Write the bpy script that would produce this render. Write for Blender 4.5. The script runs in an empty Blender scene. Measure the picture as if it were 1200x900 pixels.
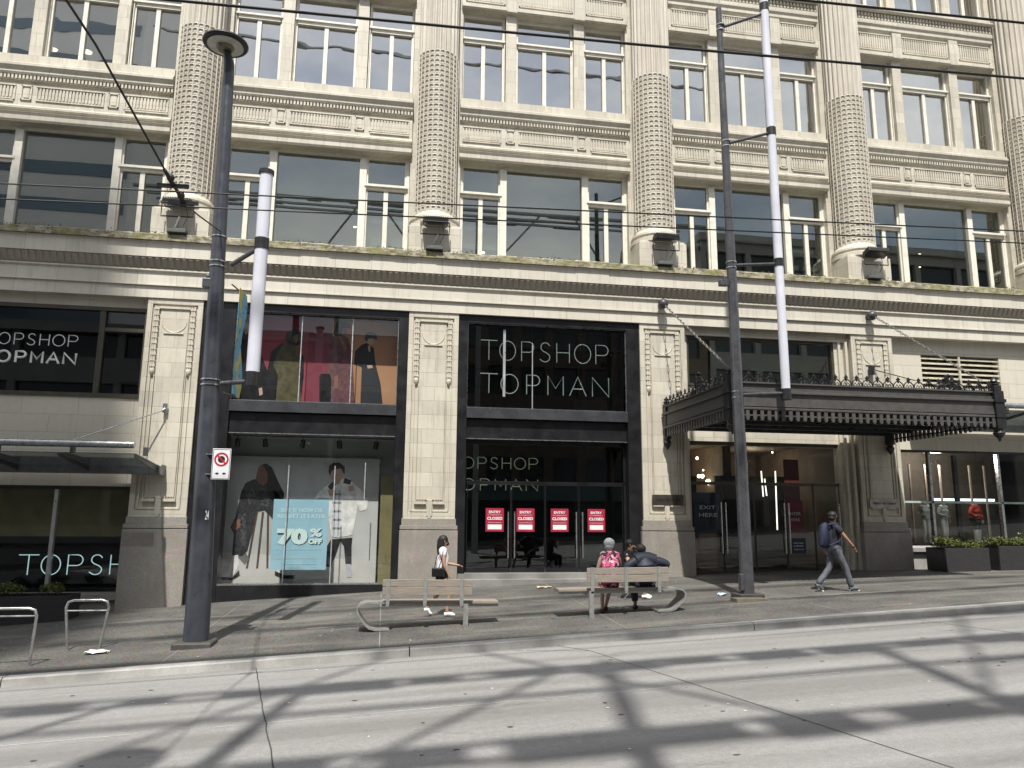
import bpy, bmesh, math, random
from mathutils import Vector, Matrix
random.seed(7)
R_ = math.radians
S = bpy.context.scene
C = S.collection

# ------------------------------------------------------------------ camera
AX = ((0.98601735, 0.03665008, 0.16256248), (-0.1664602, 0.17097757, 0.97111156), (0.00779678, -0.98459303, 0.17468763))
FPX = 873.8
cam = bpy.data.objects.new('camera', bpy.data.cameras.new('camera'))
C.objects.link(cam); S.camera = cam
cam.data.sensor_width = 36; cam.data.lens = FPX / 1200 * 36
cam.data.clip_start = 0.05; cam.data.clip_end = 2000
rt = [r[0] for r in AX]; dn = [r[1] for r in AX]; fw = [r[2] for r in AX]
cam.matrix_world = Matrix(((rt[0], -dn[0], -fw[0], 0), (rt[1], -dn[1], -fw[1], 0), (rt[2], -dn[2], -fw[2], 2.0), (0, 0, 0, 1)))

def at(px, py, Y):
    """world point on the vertical plane y=Y surveyed from photo measurement"""
    v = (px - 600, py - 450, FPX)
    d = [sum(AX[i][k] * v[k] for k in range(3)) for i in range(3)]
    t = Y / d[1]
    return Vector((d[0] * t, Y, d[2] * t + 2))

# ------------------------------------------------------------------ world
W = bpy.data.worlds.new('World'); S.world = W; W.use_nodes = True
nt = W.node_tree; N = nt.nodes; L = nt.links
for n in list(N): N.remove(n)
sky = N.new('ShaderNodeTexSky'); sky.sky_type = 'NISHITA'; sky.sun_disc = False
SUNV = Vector((-0.115, -0.56, 1.0)).normalized()
sky.sun_elevation = math.asin(SUNV.z); sky.sun_rotation = math.atan2(SUNV.x, SUNV.y) % (2 * math.pi)
sky.air_density = 1.0; sky.dust_density = 1.5; sky.ozone_density = 1.0
tc = N.new('ShaderNodeTexCoord'); mp = N.new('ShaderNodeMapping'); mp.inputs['Scale'].default_value = (1.2, 1.2, 3.0)
nz = N.new('ShaderNodeTexNoise'); nz.inputs['Scale'].default_value = 1.7; nz.inputs['Detail'].default_value = 7; nz.inputs['Roughness'].default_value = .55
rp = N.new('ShaderNodeValToRGB'); rp.color_ramp.elements[0].position = .30; rp.color_ramp.elements[1].position = .60
mx = N.new('ShaderNodeMixRGB'); mx.inputs[2].default_value = (10.5, 10.6, 10.8, 1)
bg = N.new('ShaderNodeBackground'); bg.inputs[1].default_value = 0.085
ou = N.new('ShaderNodeOutputWorld')
L.new(tc.outputs['Generated'], mp.inputs[0]); L.new(mp.outputs[0], nz.inputs['Vector']); L.new(nz.outputs[0], rp.inputs[0])
L.new(rp.outputs[0], mx.inputs[0]); L.new(sky.outputs[0], mx.inputs[1]); L.new(mx.outputs[0], bg.inputs[0]); L.new(bg.outputs[0], ou.inputs[0])
sl = bpy.data.lights.new('sun', 'SUN'); sl.energy = 4.7; sl.angle = R_(0.8); sl.color = (1.0, .965, .905)
so = bpy.data.objects.new('sun', sl); C.objects.link(so)
so.rotation_euler = SUNV.to_track_quat('Z', 'Y').to_euler()
so.location = (0, -20, 60)
S.view_settings.view_transform = 'Standard'; S.view_settings.look = 'None'
S.view_settings.exposure = 0.46; S.view_settings.gamma = 1
S.cycles.max_bounces = 8; S.cycles.transparent_max_bounces = 16; S.cycles.caustics_reflective = False; S.cycles.caustics_refractive = False
S.cycles.use_denoising = True

# ------------------------------------------------------------------ material helpers
def newmat(name):
    m = bpy.data.materials.new(name); m.use_nodes = True
    nt = m.node_tree
    for n in list(nt.nodes): nt.nodes.remove(n)
    o = nt.nodes.new('ShaderNodeOutputMaterial')
    return m, nt, o
def math_n(nt, op, a, b):
    n = nt.nodes.new('ShaderNodeMath'); n.operation = op
    for i, v in enumerate((a, b)):
        if isinstance(v, (int, float)): n.inputs[i].default_value = v
        else: nt.links.new(v, n.inputs[i])
    return n.outputs[0]
def mixc(nt, f, a, b, mode='MIX'):
    n = nt.nodes.new('ShaderNodeMixRGB'); n.blend_type = mode
    for i, v in enumerate((f, a, b)):
        if isinstance(v, (int, float)): n.inputs[i].default_value = v
        elif isinstance(v, tuple): n.inputs[i].default_value = (v[0], v[1], v[2], 1)
        else: nt.links.new(v, n.inputs[i])
    return n.outputs[0]
def noise(nt, vec, scale, detail=4, rough=.55):
    n = nt.nodes.new('ShaderNodeTexNoise'); n.inputs['Scale'].default_value = scale
    n.inputs['Detail'].default_value = detail; n.inputs['Roughness'].default_value = rough
    if vec is not None: nt.links.new(vec, n.inputs['Vector'])
    return n.outputs[0]
def ramp(nt, f, p0, p1, c0=(0, 0, 0), c1=(1, 1, 1)):
    n = nt.nodes.new('ShaderNodeValToRGB'); e = n.color_ramp.elements
    e[0].position = p0; e[1].position = p1; e[0].color = (*c0, 1); e[1].color = (*c1, 1)
    nt.links.new(f, n.inputs[0]); return n.outputs[0]
def pos(nt, scale=None):
    g = nt.nodes.new('ShaderNodeNewGeometry')
    if scale is None: return g.outputs['Position']
    m = nt.nodes.new('ShaderNodeMapping'); m.inputs['Scale'].default_value = scale
    nt.links.new(g.outputs['Position'], m.inputs[0]); return m.outputs[0]
def bsdf(nt, o, col, rough=.6, metal=0., bump=None, bstr=.3, bdist=.01, spec=None):
    b = nt.nodes.new('ShaderNodeBsdfPrincipled')
    if isinstance(col, tuple): b.inputs['Base Color'].default_value = (*col, 1)
    else: nt.links.new(col, b.inputs['Base Color'])
    if isinstance(rough, (int, float)): b.inputs['Roughness'].default_value = rough
    else: nt.links.new(rough, b.inputs['Roughness'])
    b.inputs['Metallic'].default_value = metal
    if spec is not None: b.inputs['Specular IOR Level'].default_value = spec
    if bump is not None:
        bn = nt.nodes.new('ShaderNodeBump'); bn.inputs['Strength'].default_value = bstr; bn.inputs['Distance'].default_value = bdist
        nt.links.new(bump, bn.inputs['Height']); nt.links.new(bn.outputs[0], b.inputs['Normal'])
    nt.links.new(b.outputs[0], o.inputs[0]); return b
_plain = {}
def plain(name, col, rough=.55, metal=0., var=.25, scale=6., bump=.15, bscale=60, spec=None):
    if name in _plain: return _plain[name]
    m, nt, o = newmat(name)
    p = pos(nt)
    n = noise(nt, p, scale, 5)
    f = ramp(nt, n, .3, .7)
    c = mixc(nt, f, tuple(x * (1 - var) for x in col), tuple(min(1, x * (1 + var * .6)) for x in col))
    rg = ramp(nt, n, .3, .7, (max(0.02, rough - .08),) * 3, (min(1, rough + .08),) * 3)
    bsdf(nt, o, c, rg, metal, noise(nt, p, bscale, 3) if bump else None, bump, .004, spec)
    _plain[name] = m; return m
def emit(name, col, strength):
    m, nt, o = newmat(name)
    e = nt.nodes.new('ShaderNodeEmission'); e.inputs[0].default_value = (*col, 1); e.inputs[1].default_value = strength
    nt.links.new(e.outputs[0], o.inputs[0]); return m
def stone(name, joints=True, c1=(.61, .57, .47), c2=(.48, .45, .37), bw=.66, bh=.395, dirt_shade=.8, zoff=0.0):
    m, nt, o = newmat(name)
    g = nt.nodes.new('ShaderNodeNewGeometry'); P = g.outputs['Position']
    sx = nt.nodes.new('ShaderNodeSeparateXYZ'); nt.links.new(P, sx.inputs[0])
    u = math_n(nt, 'ADD', sx.outputs[0], sx.outputs[1]); v = math_n(nt, 'ADD', sx.outputs[2], zoff)
    cb = nt.nodes.new('ShaderNodeCombineXYZ'); nt.links.new(u, cb.inputs[0]); nt.links.new(v, cb.inputs[1])
    big = noise(nt, P, .9, 6, .6); fine = noise(nt, P, 9, 6, .65)
    stv = pos(nt, (5, 5, .55)); streak = noise(nt, stv, 1.6, 5, .6)
    if joints:
        br = nt.nodes.new('ShaderNodeTexBrick'); nt.links.new(cb.outputs[0], br.inputs['Vector'])
        br.inputs['Color1'].default_value = (*c1, 1); br.inputs['Color2'].default_value = (*c2, 1)
        br.inputs['Mortar'].default_value = (.36, .32, .24, 1); br.inputs['Scale'].default_value = 1
        br.inputs['Mortar Size'].default_value = .0065; br.inputs['Mortar Smooth'].default_value = .3
        br.inputs['Brick Width'].default_value = bw; br.inputs['Row Height'].default_value = bh
        base = br.outputs[0]; h = math_n(nt, 'MULTIPLY', br.outputs['Fac'], -1.)
    else:
        base = mixc(nt, ramp(nt, fine, .3, .7), c1, c2); h = fine
    col = mixc(nt, ramp(nt, big, .38, .68, (0, 0, 0), (dirt_shade * .5,) * 3), base, (.42, .37, .30), 'MIX')
    col = mixc(nt, ramp(nt, streak, .5, .8, (0, 0, 0), (dirt_shade * .75,) * 3), col, (.255, .23, .195), 'MIX')  # streaks stand for dirt and for soft vertical shade stripes in the colour
    col = mixc(nt, ramp(nt, fine, .35, .75, (0, 0, 0), (.16,) * 3), col, (.75, .72, .63), 'MIX')
    hh = math_n(nt, 'ADD', h, math_n(nt, 'MULTIPLY', fine, .35))
    bsdf(nt, o, col, .48, 0, hh, .5, .006)
    return m
STONE = stone('cream_terracotta')
STONE_P = stone('cream_terracotta_plain', False, dirt_shade=.55)
STONE_C = stone('column_terracotta', False, (.60, .56, .48), (.50, .46, .39), dirt_shade=.9)
def granite():
    m, nt, o = newmat('grey_granite')
    P = pos(nt)
    vo = nt.nodes.new('ShaderNodeTexVoronoi'); vo.inputs['Scale'].default_value = 70; nt.links.new(P, vo.inputs['Vector'])
    sp = mixc(nt, .55, (.30, .275, .24), vo.outputs['Color'], 'SOFT_LIGHT')
    c = mixc(nt, ramp(nt, noise(nt, P, 1.3, 6, .6), .35, .7, (0, 0, 0), (.6,) * 3), sp, (.19, .175, .155))
    c = mixc(nt, ramp(nt, noise(nt, pos(nt, (3, 3, .6)), 1.5, 4), .55, .8, (0, 0, 0), (.35,) * 3), c, (.42, .39, .34))
    bsdf(nt, o, c, .5, 0, noise(nt, P, 90, 2), .2, .003); return m
GRAN = granite()
def mossm():
    m, nt, o = newmat('mossy_stone')
    P = pos(nt); n = noise(nt, pos(nt, (1, 1, 2)), 6, 7, .7); n2 = noise(nt, P, 2.2, 5, .6)
    c = mixc(nt, ramp(nt, n, .40, .60), (.44, .40, .30), (.13, .115, .075))
    c = mixc(nt, ramp(nt, n2, .47, .62, (0, 0, 0), (.7,) * 3), c, (.20, .20, .055))
    bsdf(nt, o, c, .85, 0, n, .8, .02); return m
MOSS = mossm()
BLACK = plain('black_metal_cladding', (.012, .012, .014), .34, 0, .3, 3, .05)
BULK = plain('dark_grey_panel', (.05, .052, .058), .28, 0, .25, 2, .05)
BRONZE = plain('bronze_frame', (.085, .075, .055), .4, .3, .2, 4, .05)
WOODW = plain('cream_painted_timber', (.74, .71, .62), .45, 0, .12, 5, .1)
STEEL = plain('brushed_steel', (.50, .50, .49), .3, .9, .15, 8, .05)
ALU = plain('aluminium_mullion', (.60, .60, .60), .35, .6, .1, 6, .03)
POLE = plain('blue_grey_pole_paint', (.050, .055, .068), .34, .1, .25, 5, .08)
POLE2 = plain('dark_grey_pole_paint', (.075, .076, .084), .3, .2, .25, 5, .08)
IRON = plain('black_cast_iron', (.022, .022, .024), .42, .2, .3, 8, .1)
IRONG = plain('grey_brown_painted_iron', (.072, .068, .064), .5, .0, .2, 8, .1)
RUBBER = plain('black_cable', (.012, .012, .013), .55, 0, .1, 5, 0)
TUBEW = plain('frosted_white_tube', (.62, .63, .70), .35, 0, .12, 1.2, .03)
WOODG = None
def woodm(name, c0, c1):
    m, nt, o = newmat(name)
    n = noise(nt, pos(nt, (1.2, 14, 30)), 3, 6, .6)
    c = mixc(nt, ramp(nt, n, .3, .72), c0, c1); bsdf(nt, o, c, .7, 0, n, .3, .004); return m
WOODG = woodm('weathered_grey_wood', (.17, .145, .12), (.33, .29, .24))
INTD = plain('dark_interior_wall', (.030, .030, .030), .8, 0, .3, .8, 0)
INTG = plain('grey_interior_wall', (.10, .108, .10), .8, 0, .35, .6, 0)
INTF = plain('interior_floor', (.10, .09, .08), .5, 0, .3, 2, 0)
CEIL = plain('interior_ceiling', (.22, .23, .21), .8, 0, .2, 1, 0)
OLIVE = plain('olive_interior_board', (.22, .20, .09), .7, 0, .3, 1.5, 0)
WARM = plain('warm_brown_interior_wall', (.13, .10, .07), .7, 0, .4, 1.2, 0)
def glass(name, tint, refl, rough=.0, wav=.05, wscale=.6, gcol=(.92, .95, .97)):
    m, nt, o = newmat(name)
    tr = nt.nodes.new('ShaderNodeBsdfTransparent'); tr.inputs[0].default_value = (*tint, 1)
    gl = nt.nodes.new('ShaderNodeBsdfGlossy'); gl.inputs['Color'].default_value = (*gcol, 1); gl.inputs['Roughness'].default_value = rough
    lw = nt.nodes.new('ShaderNodeLayerWeight'); lw.inputs[0].default_value = .5; fr = math_n(nt, 'POWER', lw.outputs['Facing'], 5.)
    f = math_n(nt, 'MINIMUM', math_n(nt, 'ADD', math_n(nt, 'MULTIPLY', fr, .9), refl), .95)
    bn = nt.nodes.new('ShaderNodeBump'); bn.inputs['Strength'].default_value = wav; bn.inputs['Distance'].default_value = .05
    nt.links.new(noise(nt, pos(nt), wscale, 2), bn.inputs['Height']); nt.links.new(bn.outputs[0], gl.inputs['Normal'])
    mxn = nt.nodes.new('ShaderNodeMixShader'); nt.links.new(f, mxn.inputs[0]); nt.links.new(tr.outputs[0], mxn.inputs[1]); nt.links.new(gl.outputs[0], mxn.inputs[2])
    nt.links.new(mxn.outputs[0], o.inputs[0]); return m
GL_UP = glass('upper_window_glass', (.62, .66, .64), .46, 0, .12, .6, (.97, .96, .93))
GL_MID = glass('large_window_glass', (.66, .71, .68), .19, 0, .03, .4, (.90, .91, .86))
GL_SHOP = glass('shopfront_glass', (.94, .945, .94), .03, 0, .02, .4)
GL_DARK = glass('dark_shopfront_glass', (.60, .63, .62), .055, 0, .02, .4)
GL_CAN = glass('canopy_glass', (.50, .54, .55), .12, .05, .02, .6)

# ------------------------------------------------------------------ mesh builder
WL = {}
class MB:
    def __init__(s): s.v = []; s.f = []; s.m = []
    def add(s, vs, fs, mi=0):
        b = len(s.v); s.v += [tuple(v) for v in vs]
        s.f += [tuple(b + i for i in f) for f in fs]; s.m += [mi] * len(fs); return s
    def box(s, x0, x1, y0, y1, z0, z1, mi=0):
        return s.add([(x0, y0, z0), (x1, y0, z0), (x1, y1, z0), (x0, y1, z0), (x0, y0, z1), (x1, y0, z1), (x1, y1, z1), (x0, y1, z1)],
                     [(0, 3, 2, 1), (4, 5, 6, 7), (0, 1, 5, 4), (1, 2, 6, 5), (2, 3, 7, 6), (3, 0, 4, 7)], mi)
    def obox(s, c, u, w, t, lu, lw, lt, mi=0):
        c = Vector(c); u = Vector(u).normalized() * lu / 2; w = Vector(w).normalized() * lw / 2; t = Vector(t).normalized() * lt / 2
        vs = [c + a * u + b * w + d * t for d in (-1, 1) for (a, b) in ((-1, -1), (1, -1), (1, 1), (-1, 1))]
        return s.add(vs, [(0, 3, 2, 1), (4, 5, 6, 7), (0, 1, 5, 4), (1, 2, 6, 5), (2, 3, 7, 6), (3, 0, 4, 7)], mi)
    def extx(s, prof, x0, x1, mi=0):      # prof: (y,z) polygon
        n = len(prof)
        vs = [(x0, y, z) for y, z in prof] + [(x1, y, z) for y, z in prof]
        fs = [(i, (i + 1) % n, n + (i + 1) % n, n + i) for i in range(n)] + [tuple(range(n - 1, -1, -1)), tuple(range(n, 2 * n))]
        return s.add(vs, fs, mi)
    def exty(s, prof, y0, y1, mi=0):      # prof: (x,z) polygon
        n = len(prof)
        vs = [(x, y0, z) for x, z in prof] + [(x, y1, z) for x, z in prof]
        fs = [(i, (i + 1) % n, n + (i + 1) % n, n + i) for i in range(n)] + [tuple(range(n - 1, -1, -1)), tuple(range(n, 2 * n))]
        return s.add(vs, fs, mi)
    def extz(s, prof, z0, z1, mi=0):
        n = len(prof)
        vs = [(x, y, z0) for x, y in prof] + [(x, y, z1) for x, y in prof]
        fs = [(i, (i + 1) % n, n + (i + 1) % n, n + i) for i in range(n)] + [tuple(range(n - 1, -1, -1)), tuple(range(n, 2 * n))]
        return s.add(vs, fs, mi)
    def flat(s, pts, Y, mi=0): return s.add([(p[0], Y, p[1]) for p in pts], [tuple(range(len(pts)))], mi)
    def tube(s, pts, r, n=8, mi=0, closed=False):
        pts = [Vector(p) for p in pts]; k = len(pts); rs = r if isinstance(r, (list, tuple)) else [r] * k
        b = len(s.v); prev = None
        for i, p in enumerate(pts):
            if closed: t = pts[(i + 1) % k] - pts[i - 1]
            else: t = pts[min(i + 1, k - 1)] - pts[max(i - 1, 0)]
            t.normalize()
            if prev is None:
                a = Vector((0, 0, 1)) if abs(t.z) < .9 else Vector((1, 0, 0))
                e = t.cross(a).normalized()
            else:
                e = (prev - t * prev.dot(t)).normalized()
            prev = e; g = t.cross(e)
            for j in range(n):
                an = 2 * math.pi * j / n; s.v.append(tuple(p + (e * math.cos(an) + g * math.sin(an)) * rs[i]))
        for i in range(k if closed else k - 1):
            for j in range(n):
                a = b + i * n + j; c = b + i * n + (j + 1) % n; i2 = (i + 1) % k
                s.f.append((a, c, b + i2 * n + (j + 1) % n, b + i2 * n + j)); s.m.append(mi)
        if not closed:
            s.f.append(tuple(b + j for j in range(n - 1, -1, -1))); s.m.append(mi)
            s.f.append(tuple(b + (k - 1) * n + j for j in range(n))); s.m.append(mi)
        return s
    def lathe(s, prof, cx, cy, n=24, mi=0):  # prof list (r,z)
        b = len(s.v); k = len(prof)
        for r, z in prof:
            for j in range(n):
                a = 2 * math.pi * j / n; s.v.append((cx + r * math.cos(a), cy + r * math.sin(a), z))
        for i in range(k - 1):
            for j in range(n):
                s.f.append((b + i * n + j, b + i * n + (j + 1) % n, b + (i + 1) * n + (j + 1) % n, b + (i + 1) * n + j)); s.m.append(mi)
        s.f.append(tuple(b + j for j in range(n - 1, -1, -1))); s.m.append(mi)
        s.f.append(tuple(b + (k - 1) * n + j for j in range(n))); s.m.append(mi)
        return s
    def ball(s, c, rx, ry, rz, n=12, k=8, mi=0):
        prof = []
        b = len(s.v)
        for i in range(k + 1):
            t = math.pi * i / k
            for j in range(n):
                a = 2 * math.pi * j / n
                s.v.append((c[0] + rx * math.sin(t) * math.cos(a), c[1] + ry * math.sin(t) * math.sin(a), c[2] + rz * math.cos(t)))
        for i in range(k):
            for j in range(n):
                s.f.append((b + i * n + j, b + (i + 1) * n + j, b + (i + 1) * n + (j + 1) % n, b + i * n + (j + 1) % n)); s.m.append(mi)
        return s
    def build(s, name, mats, parent=None, smooth=False, bevel=0., loc=None):
        if not isinstance(mats, (list, tuple)): mats = [mats]
        me = bpy.data.meshes.new(name)
        o = bpy.data.objects.new(name, me); C.objects.link(o)
        off = Vector((0, 0, 0))
        if parent is not None:
            o.parent = parent; off = WL[parent]
        if loc is not None:
            if parent is None: o.location = loc; off = Vector(loc)
            else: o.location = Vector(loc) - off; off = Vector(loc)
        WL[o] = off
        me.from_pydata([(v[0] - off.x, v[1] - off.y, v[2] - off.z) for v in s.v], [], s.f)
        for m in mats: me.materials.append(m)
        me.polygons.foreach_set('material_index', s.m)
        me.update()
        if s.f:
            bm = bmesh.new(); bm.from_mesh(me)
            if bevel: bmesh.ops.remove_doubles(bm, verts=bm.verts, dist=1e-5)
            bmesh.ops.recalc_face_normals(bm, faces=bm.faces); bm.to_mesh(me); bm.free()
        if smooth:
            me.polygons.foreach_set('use_smooth', [True] * len(me.polygons))
            me.set_sharp_from_angle(angle=R_(40)) if hasattr(me, 'set_sharp_from_angle') else None
        if bevel:
            md = o.modifiers.new('bevel', 'BEVEL'); md.width = bevel; md.segments = 2; md.limit_method = 'ANGLE'
        return o
def thing(name, label, cat, loc=(0, 0, 0), group=None):
    o = bpy.data.objects.new(name, None); C.objects.link(o); o.location = loc; WL[o] = Vector(loc)
    o.empty_display_size = .2
    tag(o, label, cat, group); return o
def tag(o, label, cat, group=None):
    o['label'] = label; o['category'] = cat
    if group: o['group'] = group
    return o
def struct(o): o['kind'] = 'structure'; return o
def dup(o, d, parent=None, label=None):
    """copy a thing or part with its children; d = world offset for the copied root"""
    c = o.copy(); C.objects.link(c)
    c.parent = parent
    c.location = Vector(o.location) + Vector(d); WL[c] = WL[o] + Vector(d)
    if label: c['label'] = label
    for ch in list(o.children): dup(ch, (0, 0, 0), c)
    return c
def text_mesh(txt, x0, x1, z0, z1, Y, mat, name, parent=None, bold=0., keep=False):
    cu = bpy.data.curves.new(name, 'FONT'); cu.body = txt; cu.align_x = 'LEFT'; cu.offset = bold; cu.resolution_u = 3
    cu.extrude = .0
    t = bpy.data.objects.new('tmp_text', cu); C.objects.link(t)
    dg = bpy.context.evaluated_depsgraph_get(); me = bpy.data.meshes.new_from_object(t.evaluated_get(dg))
    bpy.data.objects.remove(t); bpy.data.curves.remove(cu)
    vs = [v.co.copy() for v in me.vertices]; fs = [tuple(p.vertices) for p in me.polygons]
    bpy.data.meshes.remove(me)
    ax = min(v.x for v in vs); bx = max(v.x for v in vs); ay = min(v.y for v in vs); by = max(v.y for v in vs)
    mb = MB(); mb.add([(x0 + (v.x - ax) / (bx - ax) * (x1 - x0), Y, z0 + (v.y - ay) / (by - ay) * (z1 - z0)) for v in vs], fs)
    return mb.build(name, mat, parent)
def arc(cx, cz, rx, rz, a0, a1, n=10): return [(cx + rx * math.cos(R_(a0 + (a1 - a0) * i / n)), cz + rz * math.sin(R_(a0 + (a1 - a0) * i / n))) for i in range(n + 1)]
def glyph(ch):
    if ch == 'T': return [[(0, 1), (1, 1)], [(.5, 1), (.5, 0)]]
    if ch == 'O': return [arc(.5, .5, .5, .5, 0, 360, 24)]
    if ch == 'P': return [[(0, 0), (0, 1), (.6, 1)] + arc(.6, .73, .4, .27, 90, -90, 8) + [(0, .46)]]
    if ch == 'S': return [[(.97, .85)] + arc(.55, .77, .43, .23, 50, 180, 8) + arc(.5, .27, .45, .27, 80, 80, 1)[:0] + [(.14, .66), (.35, .55), (.7, .46), (.92, .36)] + arc(.5, .25, .48, .25, 5, -140, 10) + [(0, .14)]]
    if ch == 'H': return [[(0, 0), (0, 1)], [(1, 0), (1, 1)], [(0, .52), (1, .52)]]
    if ch == 'M': return [[(0, 0), (0, 1), (.5, .35), (1, 1), (1, 0)]]
    if ch == 'A': return [[(0, 0), (.5, 1), (1, 0)], [(.18, .36), (.82, .36)]]
    if ch == 'N': return [[(0, 0), (0, 1), (1, 0), (1, 1)]]
SHOP = [('T', 0, .127), ('O', .146, .268), ('P', .315, .41), ('S', .456, .537), ('H', .59, .69), ('O', .73, .86), ('P', .90, 1.0)]
MAN = [('T', 0, .134), ('O', .158, .29), ('P', .355, .456), ('M', .52, .64), ('A', .69, .82), ('N', .87, 1.0)]
def neon(mb, layout, x0, x1, z0, z1, Y, r):
    for ch, a, b in layout:
        xa = x0 + a * (x1 - x0); xb = x0 + b * (x1 - x0)
        for st in glyph(ch):
            mb.tube([(xa + p[0] * (xb - xa), Y, z0 + p[1] * (z1 - z0)) for p in st], r, 6)

# ------------------------------------------------------------------ ground
def zf(x):
    if x > 18: return .025 + .053 * 18 - .0013 * 324 + .006 * (x - 18)
    if x < -14: return zf(-14) + .06 * (x + 14)
    return .025 + .053 * x - .0013 * x * x
def zk(x): return -.165 + .0513 * x
def gz(x, y):
    t = max(0, (y - 13) / 7.5)
    return zk(x) * (1 - t) + zf(x) * t
def rz(x): return zk(x) - .13

def roadmat():
    m, nt, o = newmat('worn_concrete_road')
    P = pos(nt); ST = pos(nt, (.10, 1.3, 1))
    a = noise(nt, ST, 1.1, 6, .6); b = noise(nt, P, .55, 6, .6); f = noise(nt, P, 14, 8, .75); g = noise(nt, P, 75, 3, .7)
    c = mixc(nt, ramp(nt, a, .3, .7), (.195, .193, .188), (.275, .272, .265))
    c = mixc(nt, ramp(nt, b, .42, .66, (0, 0, 0), (.45,) * 3), c, (.20, .195, .185))
    c = mixc(nt, ramp(nt, f, .38, .66, (0, 0, 0), (.6,) * 3), c, (.33, .325, .315))
    c = mixc(nt, ramp(nt, g, .48, .64, (0, 0, 0), (.6,) * 3), c, (.115, .113, .108))
    ln = noise(nt, pos(nt, (.03, 1.05, 1)), 1.0, 3, .5)
    c = mixc(nt, ramp(nt, ln, .48, .62, (0, 0, 0), (.55,) * 3), c, (.125, .122, .115))
    st = noise(nt, pos(nt, (.5, 1.6, 1)), 1.9, 7, .68)
    c = mixc(nt, ramp(nt, st, .60, .70, (0, 0, 0), (.6,) * 3), c, (.10, .097, .09))
    sc = noise(nt, pos(nt, (2.2, 16, 1)), 2.5, 5, .7)
    c = mixc(nt, ramp(nt, sc, .55, .75, (0, 0, 0), (.5,) * 3), c, (.33, .32, .30))
    bsdf(nt, o, c, .72, 0, math_n(nt, 'ADD', f, g), .6, .008); return m
def sidemat():
    m, nt, o = newmat('exposed_aggregate_paving')
    P = pos(nt)
    vo = nt.nodes.new('ShaderNodeTexVoronoi'); vo.inputs['Scale'].default_value = 42; nt.links.new(P, vo.inputs['Vector'])
    n = noise(nt, P, .8, 6, .6); f = noise(nt, P, 30, 4, .7); st = noise(nt, pos(nt, (.25, 1.6, 1)), 1.3, 5)
    c = mixc(nt, ramp(nt, n, .35, .7), (.046, .045, .042), (.112, .106, .095))
    c = mixc(nt, .6, c, vo.outputs['Color'], 'SOFT_LIGHT')
    c = mixc(nt, ramp(nt, f, .5, .7, (0, 0, 0), (.6,) * 3), c, (.20, .195, .18))
    c = mixc(nt, ramp(nt, st, .52, .66, (0, 0, 0), (.5,) * 3), c, (.19, .18, .155))  # streaks of light and shade put into the paving colour
    bsdf(nt, o, c, .75, 0, vo.outputs['Distance'], .5, .01); return m
def kerbmat(nm='kerb_concrete', k=1.0):
    m, nt, o = newmat(nm); P = pos(nt)
    c = mixc(nt, ramp(nt, noise(nt, P, 1.6, 6), .35, .65), (.27 * k, .265 * k, .25 * k), (.45 * k, .44 * k, .415 * k))
    c = mixc(nt, ramp(nt, noise(nt, P, 40, 3), .5, .7, (0, 0, 0), (.4,) * 3), c, (.22, .21, .2))
    bsdf(nt, o, c, .7, 0, noise(nt, P, 30, 4), .3, .006); return m
ROAD = roadmat(); SIDE = sidemat(); KERB = kerbmat()
xs = [-60 + 2 * i for i in range(61)]
def sheet(name, y0, y1, ny, zfun, mat, x0=-60, x1=60, nx=60):
    mb = MB(); vs = []; fs = []
    for j in range(ny + 1):
        for i in range(nx + 1):
            x = x0 + (x1 - x0) * i / nx; y = y0 + (y1 - y0) * j / ny; vs.append((x, y, zfun(x, y)))
    for j in range(ny):
        for i in range(nx):
            a = j * (nx + 1) + i; fs.append((a, a + 1, a + nx + 2, a + nx + 1))
    mb.add(vs, fs); o = mb.build(name, mat, None, True); return struct(o)
sheet('ground', -600, 600, 2, lambda x, y: zk(x) - .5, plain('earth', (.16, .15, .13), .9), -600, 600, 2)
sheet('road', -5, 12.9, 2, lambda x, y: rz(x), ROAD)
sheet('pavement', 13.0, 24.5, 12, gz, SIDE)
sheet('far_pavement', -14, -5.2, 2, lambda x, y: zk(x) - .01, SIDE)
mb = MB()
x = -60.
while x < 60:
    x2 = x + 6.05
    for (a, b) in ((x, x2 - .018),):
        pr = [(12.85, -.15), (12.86, -.02), (12.90, .004), (13.06, .006), (13.06, -.3)]
        n = len(pr); vs = [(a, y, zk(a) + z) for y, z in pr] + [(b, y, zk(b) + z) for y, z in pr]
        mb.add(vs, [(i, (i + 1) % n, n + (i + 1) % n, n + i) for i in range(n)] + [tuple(range(n)), tuple(range(n, 2 * n))])
    x = x2
k = mb.build('kerb', KERB); struct(k)
mb = MB(); pr = [(-5.25, -.15), (-5.25, .006), (-5.0, .006), (-5.0, -.3)]; n = 4
mb.add([(-60, y, zk(-60) + z) for y, z in pr] + [(60, y, zk(60) + z) for y, z in pr], [(i, (i + 1) % n, n + (i + 1) % n, n + i) for i in range(n)])
struct(mb.build('far_kerb', KERB))
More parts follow.
